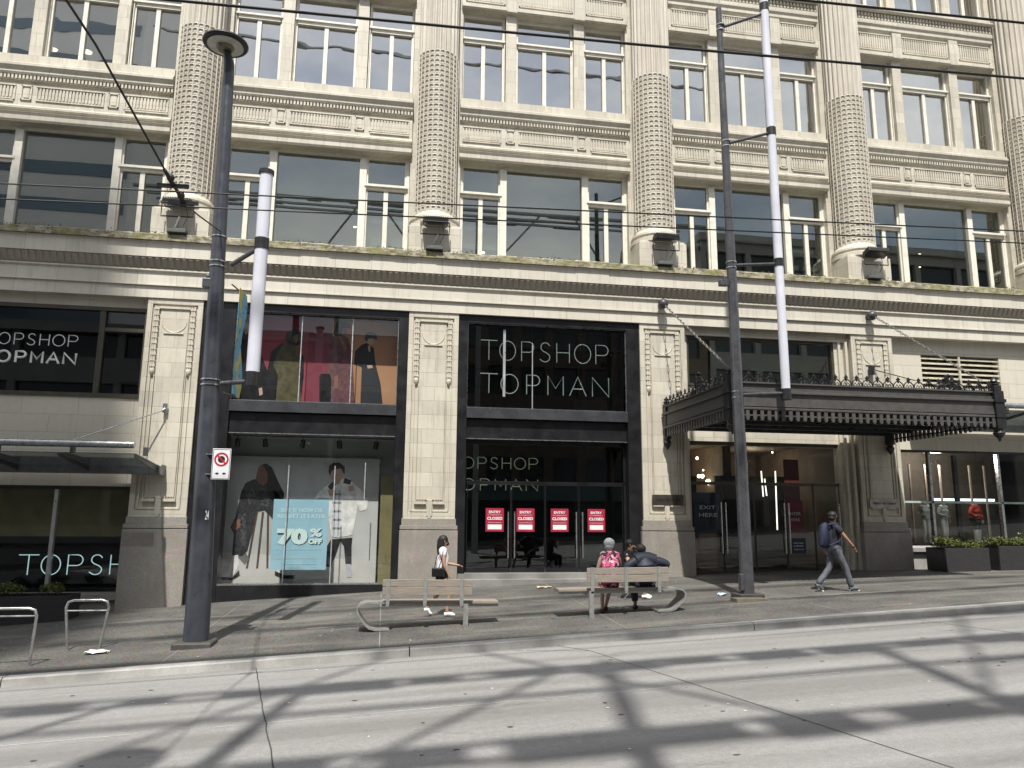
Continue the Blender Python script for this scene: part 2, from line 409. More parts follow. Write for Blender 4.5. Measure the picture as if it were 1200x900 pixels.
# joints, cracks and saw lines on the road
mb = MB()
def strip(pts, w, dz, zfun, mi=0):
    for (a, b) in zip(pts, pts[1:]):
        a = Vector(a); b = Vector(b); d = (b - a).normalized(); n = Vector((-d.y, d.x)) * w / 2
        q = [a - n, b - n, b + n, a + n]; mb.add([(p.x, p.y, zfun(p.x, p.y) + dz) for p in q], [(0, 1, 2, 3)], mi)
def wob(p0, p1, n, amp):
    out = []
    for i in range(n + 1):
        t = i / n; out.append((p0[0] + (p1[0] - p0[0]) * t + random.uniform(-amp, amp), p0[1] + (p1[1] - p0[1]) * t))
    return out
rf = lambda x, y: rz(x)
strip(wob((-1.9, 12.85), (-.6, 6), 26, .010), .015, .004, rf)
strip(wob((2.95, 12.85), (3.36, 12.16), 4, .02), .014, .004, rf); strip(wob((3.36, 12.16), (4.78, 6.0), 10, .004), .012, .004, rf)
strip(wob((9.6, 12.85), (11.2, 6), 10, .01), .013, .004, rf); strip(wob((-7.2, 12.85), (-6, 6), 10, .01), .013, .004, rf)
strip(wob((3.36, 12.16), (2.2, 12.7), 8, .01), .012, .004, rf)
o = mb.build('road_joints', plain('joint_tar', (.045, .043, .04), .8)); struct(o)
mb = MB()
for y in (9.45, 5.4):
    xx = -20.
    while xx < 25:
        ln = random.uniform(.6, 2.4); strip([(xx, y + random.uniform(-.008, .008)), (xx + ln, y + random.uniform(-.008, .008))], random.uniform(.008, .02), .004, rf); xx += ln + random.choice((0, 0, .3, .8))
o = mb.build('saw_cut_lines', plain('pale_grout', (.48, .47, .44), .8)); struct(o)
# gum spots and oil stains
mb = MB()
for i in range(90):
    x = random.uniform(-7, 13); y = random.uniform(5.6, 12.6); r = random.uniform(.006, .028); e = random.uniform(1, 2.2)
    mb.add([(x + r * e * math.cos(a) * random.uniform(.7, 1.1), y + r * math.sin(a) * random.uniform(.7, 1.1), rz(x) + .005) for a in [k * math.pi / 5 for k in range(10)]], [tuple(range(10))])
for i in range(120):
    x = random.uniform(-7, 16); y = random.uniform(13.2, 20); r = random.uniform(.01, .03)
    mb.add([(x + r * math.cos(a), y + r * math.sin(a), gz(x + r * math.cos(a), y) + .006) for a in [k * math.pi / 4 for k in range(8)]], [tuple(range(8))])
o = mb.build('road_spots', plain('gum_spots', (.06, .056, .05), .8)); o['kind'] = 'stuff'
mb = MB()
strip([(-30, 15.55), (-10, 15.55), (0, 15.5), (10, 15.5), (30, 15.5)], .10, .005, gz)
for xx in range(-28, 40, 4): strip([(xx * 1.0 + .3 * (xx % 3), 13.1), (xx * 1.0 + .3 * (xx % 3), 20.2)], .016, .005, gz)
o = mb.build('pavement_bands', kerbmat('pale_stone_band', .62)); struct(o)
mb = MB()
for i in range(160):
    x = random.uniform(-8, 16); y = random.uniform(13.1, 20.2) if i % 2 else random.uniform(5.8, 12.8); r = random.uniform(.01, .03); z = (gz(x, y) if y > 13 else rz(x)) + .006
    a0 = random.uniform(0, 6); mb.add([(x + r * math.cos(a0 + a) * random.uniform(.5, 1), y + r * math.sin(a0 + a), z) for a in (0, 1.3, 2.9, 4.4)], [(0, 1, 2, 3)])
o = mb.build('litter_specks', plain('pale_litter', (.62, .60, .55), .8)); o['kind'] = 'stuff'

# ------------------------------------------------------------------ the department store
SP = 6.8
COLX = [-12.5, -5.70, 1.14, 7.93, 14.72, 21.52]
PILX = [-12.5, -5.70, 1.19, 7.94, 14.79, 21.6]
BAYC = [-9.1, -2.28, 4.53, 11.33, 18.12]
XA, XB = -12.9, 22.3
B = thing('department_store', 'cream terracotta department store with giant honeycomb columns above black shopfronts', 'building', (4.5, 20.5, .2))

# wall body ------------------------------------------------
mb = MB()
for z0, z1 in ((9.2, 23.4),):
    for cx in COLX: mb.box(cx - .75, cx + .75, 21.1, 21.75, z0, z1)
for c in BAYC:
    for z0, z1 in ((14.4, 17.75), (19.4, 23.4)):
        for sx in (-1, 1): mb.box(c + sx * 1.105 - .165, c + sx * 1.105 + .165, 21.12, 21.7, z0, z1)
mb.build('wall', STONE, B)
# rear volume, roof and floors
mb = MB()
for z in (8.9, 13.2, 18.2, 23.3): mb.box(XA, XB, 21.75, 30, z, z + .35)
mb.box(XA, XB, 30, 30.4, -1, 23.6)
mb.build('floor_slab', CEIL, B)
mb = MB(); mb.box(XA, XB, 25.5, 25.6, 9.25, 13.2); mb.box(XA, XB, 24.6, 24.7, 13.55, 18.2); mb.box(XA, XB, 24.6, 24.7, 18.55, 23.3)
mb.box(XA - .3, XA, 21.1, 30, -1, 23.6); mb.box(XB, XB + .3, 21.1, 30, -1, 23.6)
mb.build('inner_wall', INTG, B)
# blinds / boards close behind the upper panes
mb = MB()
for c in BAYC:
    for k, (a, b) in enumerate(((-2.6, -1.3), (-.95, .95), (1.3, 2.6))):
        for zb in (14.6, 19.6):
            if random.random() < .55: mb.box(c + a, c + b, 21.75, 21.77, zb + random.uniform(1.2, 2.0), zb + 3.2)
mb.build('window_blind', plain('grey_blind', (.30, .31, .31), .8, 0, .1), B)

# entablature and ledge -----------------------------------
mb = MB(); mb.extx([(20.2, 8.71), (20.2, 9.10), (20.16, 9.13), (21.1, 9.13), (21.1, 8.71)], XA, XB)
mb.extx([(20.42, 8.02), (20.42, 8.34), (20.36, 8.38), (20.36, 8.42), (21.1, 8.42), (21.1, 8.02)], XA, XB)
mb.extx([(20.46, 7.66), (20.46, 8.02), (21.1, 8.02), (21.1, 7.66)], XA, XB)
mb.extx([(20.40, 7.985), (20.40, 8.02), (20.42, 8.02), (20.43, 7.985)], XA, XB)
ent = mb.build('entablature', stone('entablature_terracotta', True, (.65, .615, .525), (.57, .54, .455), .98, 5.0, .6), B)
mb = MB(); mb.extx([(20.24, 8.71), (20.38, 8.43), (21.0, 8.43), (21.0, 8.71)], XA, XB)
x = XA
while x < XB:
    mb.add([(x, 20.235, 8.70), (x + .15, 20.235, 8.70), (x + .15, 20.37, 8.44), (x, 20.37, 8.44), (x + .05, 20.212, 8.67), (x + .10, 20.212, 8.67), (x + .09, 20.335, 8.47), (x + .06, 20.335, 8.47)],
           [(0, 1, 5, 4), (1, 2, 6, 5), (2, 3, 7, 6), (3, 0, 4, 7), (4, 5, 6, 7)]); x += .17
mb.build('leaf_moulding', stone('shaded_moulding_terracotta', False, (.34, .30, .235), (.26, .23, .18)), ent)  # shade under the frieze put into the colour, darker than the stone around
mb = MB(); x = XA
while x < XB:
    w = random.uniform(.5, 1.1); x2 = min(x + w, XB); j = random.uniform(-.012, .012)
    mb.extx([(20.10 + j, 9.14), (20.10 + j, 9.31 + j), (20.16, 9.35 + j), (21.1, 9.36), (21.1, 9.14)], x, x2 - .004); x = x2
mb.build('mossy_ledge', MOSS, ent)
random.seed(11)
mb = MB()
for i in range(2600):
    x = random.uniform(XA, XB)
    if math.sin(x * 1.7) + math.sin(x * .6 + 1) * .8 + random.uniform(-.6, .6) < .1: continue
    y = random.uniform(20.06, 20.3); z = 9.33 + random.uniform(-.03, .035) + random.random() ** 4 * .06
    if y < 20.1: z -= random.random() * .12
    r = random.uniform(.012, .035); a = random.uniform(0, 3.14)
    mb.add([(x - r * math.cos(a), y - r * math.sin(a), z), (x + r * math.cos(a), y + r * math.sin(a), z), (x + random.uniform(-r, r), y - r * .5, z + r * random.uniform(.6, 1.5))], [(0, 1, 2)])
o = mb.build('moss', plain('moss_tufts', (.15, .15, .055), .9, 0, .5, 12), ent); o['kind'] = 'stuff'

# columns ---------------------------------------------------
CR = .60; CY = 20.85; NC = 24
def fluted(z0, z1):
    prof = []
    for k in range(NC):
        a0 = 2 * math.pi * k / NC; da = 2 * math.pi / NC
        prof += [(CR, a0 - da * .12), (CR, a0 + da * .12)]
        for t in (.12, .28, .44): pass
        for t, dp in ((.2, .035), (.35, .055), (.5, .062), (.65, .055), (.8, .035)): prof.append((CR - dp, a0 + da * (.12 + t * .76)))
    n = len(prof); vs = []; zz = [z0, z0 + .02, z1]
    for z in (z0, z1):
        for r, a in prof: vs.append((r * math.cos(a), r * math.sin(a), z))
    fs = [(i, (i + 1) % n, n + (i + 1) % n, n + i) for i in range(n)]
    return vs, fs
mb = MB(); v, f = fluted(15.72, 23.5); mb.add([(a, b + CY, c) for a, b, c in v], f)
x0c = COLX[2]
mb.v = [(a + x0c, b, c) for a, b, c in mb.v]
# block joints on flutes: thin rings
col = mb.build('column', STONE_C, B, False, loc=(x0c, CY, 9.3))
mb = MB(); da = 2 * math.pi / NC; RH = .1595; NR = 32; zb = 10.61
def cyl(u, z, r): return (x0c + r * math.cos(u), CY + r * math.sin(u), z)
for k in range(NC):
    a0 = k * da
    if math.sin(a0 + da / 2) > .55: # rear cells face the wall: plain
        mb.add([cyl(a0, zb, CR), cyl(a0 + da, zb, CR), cyl(a0 + da, zb + NR * RH, CR), cyl(a0, zb + NR * RH, CR)], [(0, 1, 2, 3)]); continue
    for r in range(NR):
        z0 = zb + r * RH; z1 = z0 + RH
        if r == 0: inn = [(.22, .45), (.32, .2), (.5, .12), (.68, .2), (.78, .45), (.78, .86), (.22, .86)]
        else: inn = [(.14, .12), (.32, .12), (.38, .42), (.62, .42), (.68, .12), (.86, .12), (.86, .72), (.70, .88), (.30, .88), (.14, .72)]
        oc = [cyl(a0, z0, CR), cyl(a0 + da, z0, CR), cyl(a0 + da, z1, CR), cyl(a0, z1, CR)]
        n = len(inn)
        rim = [cyl(a0 + da * u, z0 + RH * w, CR + .004) for u, w in inn]; bot = [cyl(a0 + da * u, z0 + RH * w, CR - .026) for u, w in inn]
        b = len(mb.v); vs = oc + rim + bot
        fs = []
        if r == 0: fs += [(0, 1, 4 + 2), (0, 4 + 2, 4 + 1), (0, 4 + 1, 4 + 0), (1, 4 + 4, 4 + 3), (1, 4 + 3, 4 + 2), (1, 2, 4 + 5, 4 + 4), (2, 3, 4 + 6, 4 + 5), (3, 0, 4 + 0, 4 + 6)]
        else: fs += [(0, 4 + 1, 4 + 0), (0, 1, 4 + 4), (0, 4 + 4, 4 + 3, 4 + 2, 4 + 1) , (1, 4 + 5, 4 + 4), (1, 2, 4 + 6, 4 + 5), (2, 4 + 7, 4 + 6), (2, 3, 4 + 8, 4 + 7), (3, 4 + 9, 4 + 8), (3, 0, 4 + 0, 4 + 9)]
        fs += [(4 + i, 4 + (i + 1) % n, 4 + n + (i + 1) % n, 4 + n + i) for i in range(n)]
        fs.append(tuple(4 + n + i for i in range(n)))
        mb.add(vs, fs)
    for sgn in (0,):
        u = a0
        mb.add([cyl(u - .022, zb, CR), cyl(u - .008, zb, CR + .02), cyl(u + .008, zb, CR + .02), cyl(u + .022, zb, CR), cyl(u - .022, zb + NR * RH, CR), cyl(u - .008, zb + NR * RH, CR + .02), cyl(u + .008, zb + NR * RH, CR + .02), cyl(u + .022, zb + NR * RH, CR)],
               [(0, 1, 5, 4), (1, 2, 6, 5), (2, 3, 7, 6)])
mb.build('honeycomb_drum', STONE_C, col)
mb = MB(); mb.lathe([(.60, 10.3), (.70, 10.32), (.745, 10.38), (.735, 10.45), (.66, 10.50), (.615, 10.56), (.60, 10.62), (.58, 10.62)], x0c, CY, 40)
mb.lathe([(.70, 10.12), (.76, 10.16), (.76, 10.28), (.70, 10.32)], x0c, CY, 40)
mb.build('column_base', STONE_P, col, True)
mb = MB(); mb.box(x0c - .74, x0c + .74, 20.2, 21.1, 9.3, 10.1); mb.box(x0c - .70, x0c + .70, 20.24, 21.1, 10.1, 10.16)
mb.build('pedestal', STONE, col, bevel=.012)
for k, cx in enumerate(COLX):
    if k != 2: dup(col, (cx - x0c, 0, 0), B)

# spandrels ---------------------------------------------------
c0 = BAYC[2]
def fluted_panel(mb, x0, x1, z0, z1, Y, pitch=.085, arch=False):
    fr = .035
    mb.box(x0, x1, Y - .045, Y, z1 - fr, z1); mb.box(x0, x1, Y - .03, Y, z0, z0 + fr); mb.box(x0, x0 + fr, Y - .03, Y, z0, z1); mb.box(x1 - fr, x1, Y - .03, Y, z0, z1)
    n = int((x1 - x0 - .12) / pitch); w = (x1 - x0 - .12) / n
    for i in range(n):
        xx = x0 + .06 + i * w; mb.box(xx + w * .18, xx + w * .78, Y - .032, Y + .01, z0 + .06, z1 - .06)
def lower_spandrel():
    Y = 21.0; a = c0 - 2.69; b = c0 + 2.69; mb = MB()
    mb.extx([(Y, 12.62), (Y, 14.0), (21.7, 14.0), (21.7, 12.62)], a, b)
    mb.extx([(Y - .02, 12.62), (Y - .05, 12.68), (Y - .05, 12.80), (Y - .09, 12.88), (Y - .02, 12.92), (Y + .02, 12.92), (Y + .02, 12.62)], a, b)
    mb.extx([(Y - .02, 12.96), (Y - .06, 13.0), (Y - .06, 13.05), (Y - .02, 13.1), (Y + .02, 13.1), (Y + .02, 12.96)], a, b)
    for s in (-1, 1): mb.box(c0 + s * 2.02 - .58, c0 + s * 2.02 + .58, Y - .035, Y + .01, 13.20, 13.235)
    fluted_panel(mb, a + .10, a + 1.28, 13.26, 13.70, Y); fluted_panel(mb, b - 1.28, b - .10, 13.26, 13.70, Y); fluted_panel(mb, c0 - .88, c0 + .88, 13.26, 13.70, Y)
    for s in (-1, 1):
        x = c0 + s * 1.13; w = .14
        mb.box(x - w, x + w, Y - .035, Y, 13.26, 13.29); mb.box(x - w, x + w, Y - .035, Y, 13.67, 13.70); mb.box(x - w, x - w + .03, Y - .035, Y, 13.26, 13.70); mb.box(x + w - .03, x + w, Y - .035, Y, 13.26, 13.70)
        mb.box(x - w + .07, x + w - .07, Y - .02, Y, 13.34, 13.62)
    mb.extx([(Y - .03, 13.80), (Y - .06, 13.84), (Y - .03, 13.86), (Y + .02, 13.86), (Y + .02, 13.8)], a, b)
    x = a
    while x < b - .05: mb.box(x, x + .055, Y - .06, Y, 13.88, 14.0); x += .095
    mb.extx([(Y - .07, 14.0), (Y - .10, 14.06), (Y - .10, 14.12), (Y - .17, 14.22), (Y - .17, 14.30), (Y - .12, 14.34), (Y - .12, 14.38), (Y - .05, 14.42), (Y - .05, 14.62), (21.55, 14.64), (21.55, 14.0)], a, b)
    return mb
sp = lower_spandrel().build('spandrel', STONE, B, loc=(c0, 21, 12.6))
def upper_spandrel():
    Y = 21.0; a = c0 - 2.69; b = c0 + 2.69; mb = MB()
    mb.extx([(Y + .03, 17.75), (Y + .03, 18.7), (21.7, 18.7), (21.7, 17.75)], a, b)
    mb.extx([(Y, 17.75), (Y - .03, 17.80), (Y - .03, 17.92), (Y + .03, 17.96), (Y + .05, 17.96), (Y + .05, 17.75)], a, b)
    for s in (-1, 1): mb.box(c0 + s * 1.105 - .175, c0 + s * 1.105 + .175, Y - .04, Y + .04, 17.76, 18.7)
    for (p, q) in ((a + .12, c0 - 1.32), (c0 - .88, c0 + .88), (c0 + 1.32, b - .12)):
        fluted_panel(mb, p, q, 18.0, 18.62, Y + .03)
        n = int((q - p - .12) / .085); w = (q - p - .12) / n
        for i in range(n): mb.box(p + .06 + i * w + w * .25, p + .06 + i * w + w * .6, Y - .01, Y + .03, 18.50, 18.56)
    mb.extx([(Y, 18.70), (Y - .05, 18.76), (Y - .05, 18.88), (Y - .10, 18.94), (Y - .10, 19.08), (Y - .02, 19.12), (21.7, 19.12), (21.7, 18.7)], a, b)
    mb.extx([(Y - .04, 19.12), (Y - .04, 19.36), (21.7, 19.36), (21.7, 19.12)], a, b)
    x = a
    while x < b - .05:
        mb.box(x, x + .07, Y - .10, Y - .04, 19.24, 19.34); mb.box(x + .03, x + .09, Y - .07, Y - .04, 19.14, 19.22); x += .125
    mb.extx([(Y - .14, 19.36), (Y - .20, 19.42), (Y - .20, 19.47), (Y - .08, 19.50), (Y - .08, 19.64), (21.55, 19.66), (21.55, 19.36)], a, b)
    return mb
sp2 = upper_spandrel().build('spandrel', STONE, B, loc=(c0, 21, 17.8))
for k, c in enumerate(BAYC):
    if k != 2: dup(sp, (c - c0, 0, 0), B); dup(sp2, (c - c0, 0, 0), B)

# windows -----------------------------------------------------
def win_upper(c, hw, z0):
    """casement pair with transom light; hw = half width of opening"""
    Y = 21.36; zt = z0 + 3.15; mb = MB(); f = .075
    mb.box(c - hw, c - hw + f, Y - .06, Y + .08, z0, zt); mb.box(c + hw - f, c + hw, Y - .06, Y + .08, z0, zt)
    mb.box(c - hw + f, c + hw - f, Y - .06, Y + .08, zt - .14, zt); mb.box(c - hw + f, c + hw - f, Y - .06, Y + .08, z0, z0 + .07)
    mb.box(c - hw + f, c + hw - f, Y - .10, Y + .06, z0 + 2.10, z0 + 2.21); mb.box(c - hw - .0, c + hw, Y - .15, Y - .06, z0 + 2.21, z0 + 2.27)
    mb.box(c - hw + f, c + hw - f, Y - .05, Y + .06, z0 + 2.21, z0 + 2.30)
    mb.box(c - hw, c - hw + .025, Y - .12, Y - .06, z0, z0 + 2.2); mb.box(c + hw - .025, c + hw, Y - .12, Y - .06, z0, z0 + 2.2)
    w = mb.build('window', WOODW, B, loc=(c, Y, z0))
    m2 = MB(); m2.box(c - .06, c + .06, Y - .07, Y + .05, z0 + .07, z0 + 2.10); m2.build('mullion', WOODW, w)
    for s in (-1, 1):
        m3 = MB(); a, b = (c - hw + f, c - .06) if s < 0 else (c + .06, c + hw - f); m3.box(a, b, Y, Y + .012, z0 + .07, z0 + 2.10); m3.build('pane', GL_UP, w)
    m3 = MB(); m3.box(c - hw + f, c + hw - f, Y, Y + .012, z0 + 2.30, zt - .14); m3.build('transom_pane', GL_UP, w)
    return w
protos = [win_upper(c0 - 1.975, .685, 14.62), win_upper(c0, .935, 14.62), win_upper(c0 + 1.975, .685, 14.62)]
pr4 = [dup(p, (0, 0, 5.03), B) for p in protos]
for k, c in enumerate(BAYC):
    if k != 2:
        for p in protos + pr4: dup(p, (c - c0, 0, 0), B)
def win_low(c):
    Y = 21.36; z0 = 9.36; zt = 12.62; mb = MB(); hw = 2.66
    mb.box(c - hw, c - hw + .09, Y - .07, Y + .08, z0, zt); mb.box(c + hw - .09, c + hw, Y - .07, Y + .08, z0, zt)
    mb.box(c - hw + .09, c + hw - .09, Y - .05, Y + .08, zt - .09, zt); mb.box(c - hw + .09, c + hw - .09, Y - .07, Y + .08, z0, z0 + .08)
    for s in (-1, 1):
        mb.box(c + s * 1.29 - .10, c + s * 1.29 + .10, Y - .12, Y + .08, z0 + .08, zt - .09)
        a, b = (c - 2.57, c - 1.39) if s < 0 else (c + 1.39, c + 2.57)
        mb.box(a, b, Y - .08, Y + .06, z0 + 2.18, z0 + 2.28); mb.box(a - .05, b + .05, Y - .15, Y - .05, z0 + 2.28, z0 + 2.35); mb.box(a, b, Y - .05, Y + .05, z0 + 2.28, z0 + 2.38)
        mb.box(a, a + .05, Y - .05, Y + .05, z0 + .08, zt - .09); mb.box(b - .05, b, Y - .05, Y + .05, z0 + .08, zt - .09)
        m = (a + b) / 2; mb.box(m - .065, m + .065, Y - .06, Y + .05, z0 + .08, z0 + 2.18)
    w = mb.build('window', WOODW, B, loc=(c, Y, z0))
    m3 = MB(); m3.box(c - 1.19, c + 1.19, Y, Y + .012, z0 + .08, zt - .09); m3.build('pane', GL_MID, w)
    for s in (-1, 1):
        a, b = (c - 2.52, c - 1.44) if s < 0 else (c + 1.44, c + 2.52); m = (a + b) / 2
        m3 = MB(); m3.box(a, b, Y, Y + .012, z0 + 2.38, zt - .09); m3.build('transom_pane', GL_MID, w)
        for p, q in ((a, m - .065), (m + .065, b)): m3 = MB(); m3.box(p, q, Y, Y + .012, z0 + .08, z0 + 2.18); m3.build('pane', GL_MID, w)
    return w
wl = win_low(c0)
for k, c in enumerate(BAYC):
    if k != 2: dup(wl, (c - c0, 0, 0), B)
# interior lamps seen through the upper windows
LAMP = emit('lamp_glow', (1, .86, .62), 6)
lm = MB()
for px, py, r in ((63, 58, .09), (103, 61, .1), (336, 234, .04), (343, 235, .04), (381, 288, .06), (402, 243, .03), (416, 266, .04), (566, 296, .05), (701, 257, .04), (883, 272, .05), (880, 278, .04), (1078, 297, .045), (1084, 296, .05), (1089, 297, .045), (1078, 313, .03), (569, 277, .03), (576, 278, .03)):
    p = at(px, py, 24.2); lm.ball(p, r * 1.4, r, r * .7, 10, 6)
lm.build('ceiling_lamp', LAMP, B, True)

# pilasters of the ground floor -------------------------------
def pilaster(c, detail=True):
    Y = 20.5; mb = MB(); h = .70
    mb.box(c - h, c + h, Y + .05, 21.1, 1.92, 7.66)
    mb.box(c - h, c - h + .13, Y, Y + .05, 1.92, 7.66); mb.box(c + h - .13, c + h, Y, Y + .05, 1.92, 7.66)
    mb.box(c - h + .13, c + h - .13, Y, Y + .05, 7.50, 7.66); mb.box(c - h + .13, c + h - .13, Y, Y + .05, 1.92, 2.08)
    # inner raised field with mouldings
    if detail:
        mb.box(c - .36, c + .36, Y + .02, Y + .05, 2.42, 7.44)
        for s in (-1, 1):
            mb.box(c + s * .50 - .022, c + s * .50 + .022, Y + .012, Y + .05, 2.10, 7.46); mb.box(c + s * .39 - .012, c + s * .39 + .012, Y + .002, Y + .05, 2.36, 5.6)
        mb.box(c - .50, c + .50, Y + .012, Y + .05, 2.10, 2.15)
        mb.box(c - .07, c + .07, Y - .025, Y + .05, 1.99, 2.42); mb.box(c - .045, c + .045, Y - .03, Y + .05, 1.93, 1.99)
        for s in (-1, 1):
            mb.box(c + s * .25 - .16, c + s * .25 + .16, Y - .03, Y + .05, 2.30, 2.37)
            for q in range(4): mb.box(c + s * .25 - .12 + q * .065, c + s * .25 - .085 + q * .065, Y - .03, Y + .02, 2.37, 2.40)
    p = mb.build('pilaster', STONE, B, loc=(c, Y, .2), bevel=.006)
    if detail:
        m2 = MB()
        for s in (-1, 1):
            for dx in (-.028, .028): m2.tube([(c + s * .455 + dx, Y + .02, 5.72), (c + s * .455 + dx, Y + .02, 7.44)], .032, 8)
            for q in range(11): m2.box(c + s * .455 - .07, c + s * .455 + .07, Y - .02, Y + .04, 5.80 + q * .155, 5.80 + q * .155 + (.018 if q % 2 else .05))
            m2.lathe([(.01, 5.55), (.05, 5.62), (.075, 5.70), (.06, 5.74)], c + s * .455, Y + .02, 10)
        m2.box(c - .39, c + .39, Y - .02, Y + .03, 7.38, 7.44)
        m2.box(c - .25, c + .25, Y - .01, Y + .03, 6.70, 6.73)
        for q in range(20):
            a = R_(180 + 9 * q); a2 = R_(189 + 9 * q); m2.tube([(c + .31 * math.cos(a), Y + .018, 7.05 + .31 * math.sin(a)), (c + .31 * math.cos(a2), Y + .018, 7.05 + .31 * math.sin(a2))], .014, 6)
        m2.build('relief_ornament', STONE_P, p, True)
    m3 = MB(); zb = -1.2
    m3.box(c - h - .03, c + h + .03, Y - .03, 21.1, 1.74, 1.92); m3.box(c - h - .07, c + h + .07, Y - .07, 21.1, 1.635, 1.74)
    m3.box(c - h - .06, c + h + .06, Y - .06, 21.1, 1.62, 1.635, 0); m3.box(c - h - .08, c + h + .08, Y - .08, 21.1, zb, 1.61)
    m3.build('granite_plinth', GRAN, p, bevel=.008)
    m4 = MB(); m4.box(c - h - .04, c + h + .04, Y - .04, 21.1, 1.605, 1.625); m4.build('shadow_joint', BLACK, p)
    return p
for i, c in enumerate(PILX): pilaster(c, True)

# ---- bay 1 (far left): wall, upper window, lower window
Y = 20.75; a, b = -11.8, -6.40
mb = MB(); mb.box(a, b, Y, 21.1, 7.40, 7.66); mb.box(a, b, Y, 21.1, 2.68, 4.98)
mb.build('wall', stone('smooth_terracotta', True, (.60, .565, .47), (.56, .53, .44), 1.35, .46, .3, .1), B)
def shop_window(name, x0, x1, z0, z1, Y, fr, fmat, gmat, mulls=(), tr=None, fd=.10):
    mb = MB(); mb.box(x0, x0 + fr, Y - fd, Y + .05, z0, z1); mb.box(x1 - fr, x1, Y - fd, Y + .05, z0, z1)
    mb.box(x0 + fr, x1 - fr, Y - fd, Y + .05, z1 - fr, z1); mb.box(x0 + fr, x1 - fr, Y - fd, Y + .05, z0, z0 + fr)
    w = mb.build(name, fmat, B, loc=((x0 + x1) / 2, Y, z0))
    for (xm, wm, mt) in mulls: m = MB(); m.box(xm - wm / 2, xm + wm / 2, Y - fd * .8, Y + .04, z0 + fr, z1 - fr); m.build('mullion', mt, w)
    if tr: m = MB(); m.box(tr[0], tr[1], Y - fd * .6, Y + .035, tr[2] - .05, tr[2] + .05); m.build('transom', fmat, w)
    g = MB(); g.box(x0 + fr, x1 - fr, Y, Y + .012, z0 + fr, z1 - fr); g.build('pane', gmat, w)
    return w
shop_window('window', a, b, 4.98, 7.40, 20.8, .10, BRONZE, GL_DARK, ((-7.55, .14, BRONZE), (-10.9, .14, BRONZE)), (-7.48, -6.5, 6.80))
shop_window('window', a, b, .06, 2.68, 20.85, .09, BLACK, GL_SHOP, ((-8.22, .085, ALU), (-10.2, .085, ALU)))
mb = MB(); mb.extx([(20.45, -.12), (20.45, .02), (20.62, .06), (21.1, .06), (21.1, -.12)], a, b); mb.box(a, b, 20.55, 21.1, -1.4, -.14)
mb.build('window_sill', GRAN, B)
mb = MB(); mb.box(a - .3, b + .3, 21.25, 21.3, 1.40, 3.0); mb.build('display_board', OLIVE, B)
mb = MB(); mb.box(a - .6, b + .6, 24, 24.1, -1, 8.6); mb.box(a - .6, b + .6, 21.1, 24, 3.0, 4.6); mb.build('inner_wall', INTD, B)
mb = MB(); mb.box(a - .6, b + .3, 21.1, 26, -.4, -.1); mb.build('inner_floor', INTF, B)

# ---- bays 2 and 3: black shopfront surround
def surround(x0, x1, ji, jo, zb0):
    mb = MB(); Y = 20.56
    mb.box(x0, x0 + ji, Y, 21.1, zb0, 7.66); mb.box(x1 - jo, x1, Y, 21.1, zb0, 7.66)
    mb.box(x0 + ji, x1 - jo, Y, 21.1, 7.44, 7.66)
    mb.box(x0 + ji, x1 - jo, Y + .10, 21.1, 4.14, 4.68)
    o = mb.build('shopfront_surround', BLACK, B, bevel=.006)
    m = MB(); m.extx([(Y - .04, 4.70), (Y - .04, 4.98), (Y + .06, 5.02), (21.1, 5.02), (21.1, 4.70)], x0 + ji, x1 - jo); m.build('bulkhead_panel', BULK, o)
    m = MB(); m.box(x0 + ji, x1 - jo, Y + .07, Y + .10, 4.115, 4.14); m.box(x0 + ji, x1 - jo, Y + .07, Y + .09, 7.425, 7.44); m.box(x1 - jo - .02, x1 - jo, Y + .06, Y + .1, 5.03, 7.42); m.box(x0 + ji, x0 + ji + .02, Y + .06, Y + .1, 5.03, 7.42)
    m.build('metal_trim', STEEL, o)
    return o
s2 = surround(-4.98, .49, .82, .27, -.9); s3 = surround(1.89, 7.24, .27, .40, -.2)
# bay 2 base and reveals
mb = MB(); mb.box(-4.16, .22, 20.58, 21.1, -.9, .20); mb.build('black_stall_riser', BLACK, s2)
mb = MB(); mb.box(-4.16, .22, 20.60, 20.76, .20, .235); mb.build('steel_sill', STEEL, s2)
def panes(x0, x1, z0, z1, Y, cuts, mat, parent, name='pane'):
    xx = [x0] + list(cuts) + [x1]
    for p, q in zip(xx, xx[1:]):
        g = MB(); g.box(p + .006, q - .006, Y, Y + .012, z0, z1); g.build(name, mat, parent)
panes(-4.16, .22, 5.03, 7.43, 20.70, (-2.42, -1.05), GL_SHOP, s2); panes(-4.16, .22, .235, 4.12, 20.70, (-2.55, -1.35), GL_SHOP, s2)
m = MB()
for xx, z0, z1 in ((-2.42, 5.03, 7.43), (-1.05, 5.03, 7.43), (-2.55, .235, 3.3), (-1.35, .235, 3.3), (-.55, 2.4, 3.4)): m.box(xx - .012, xx + .012, 20.68, 20.70, z0, z1)
m.build('glazing_seam', plain('seam_silver', (.55, .57, .57), .3, .4), s2)
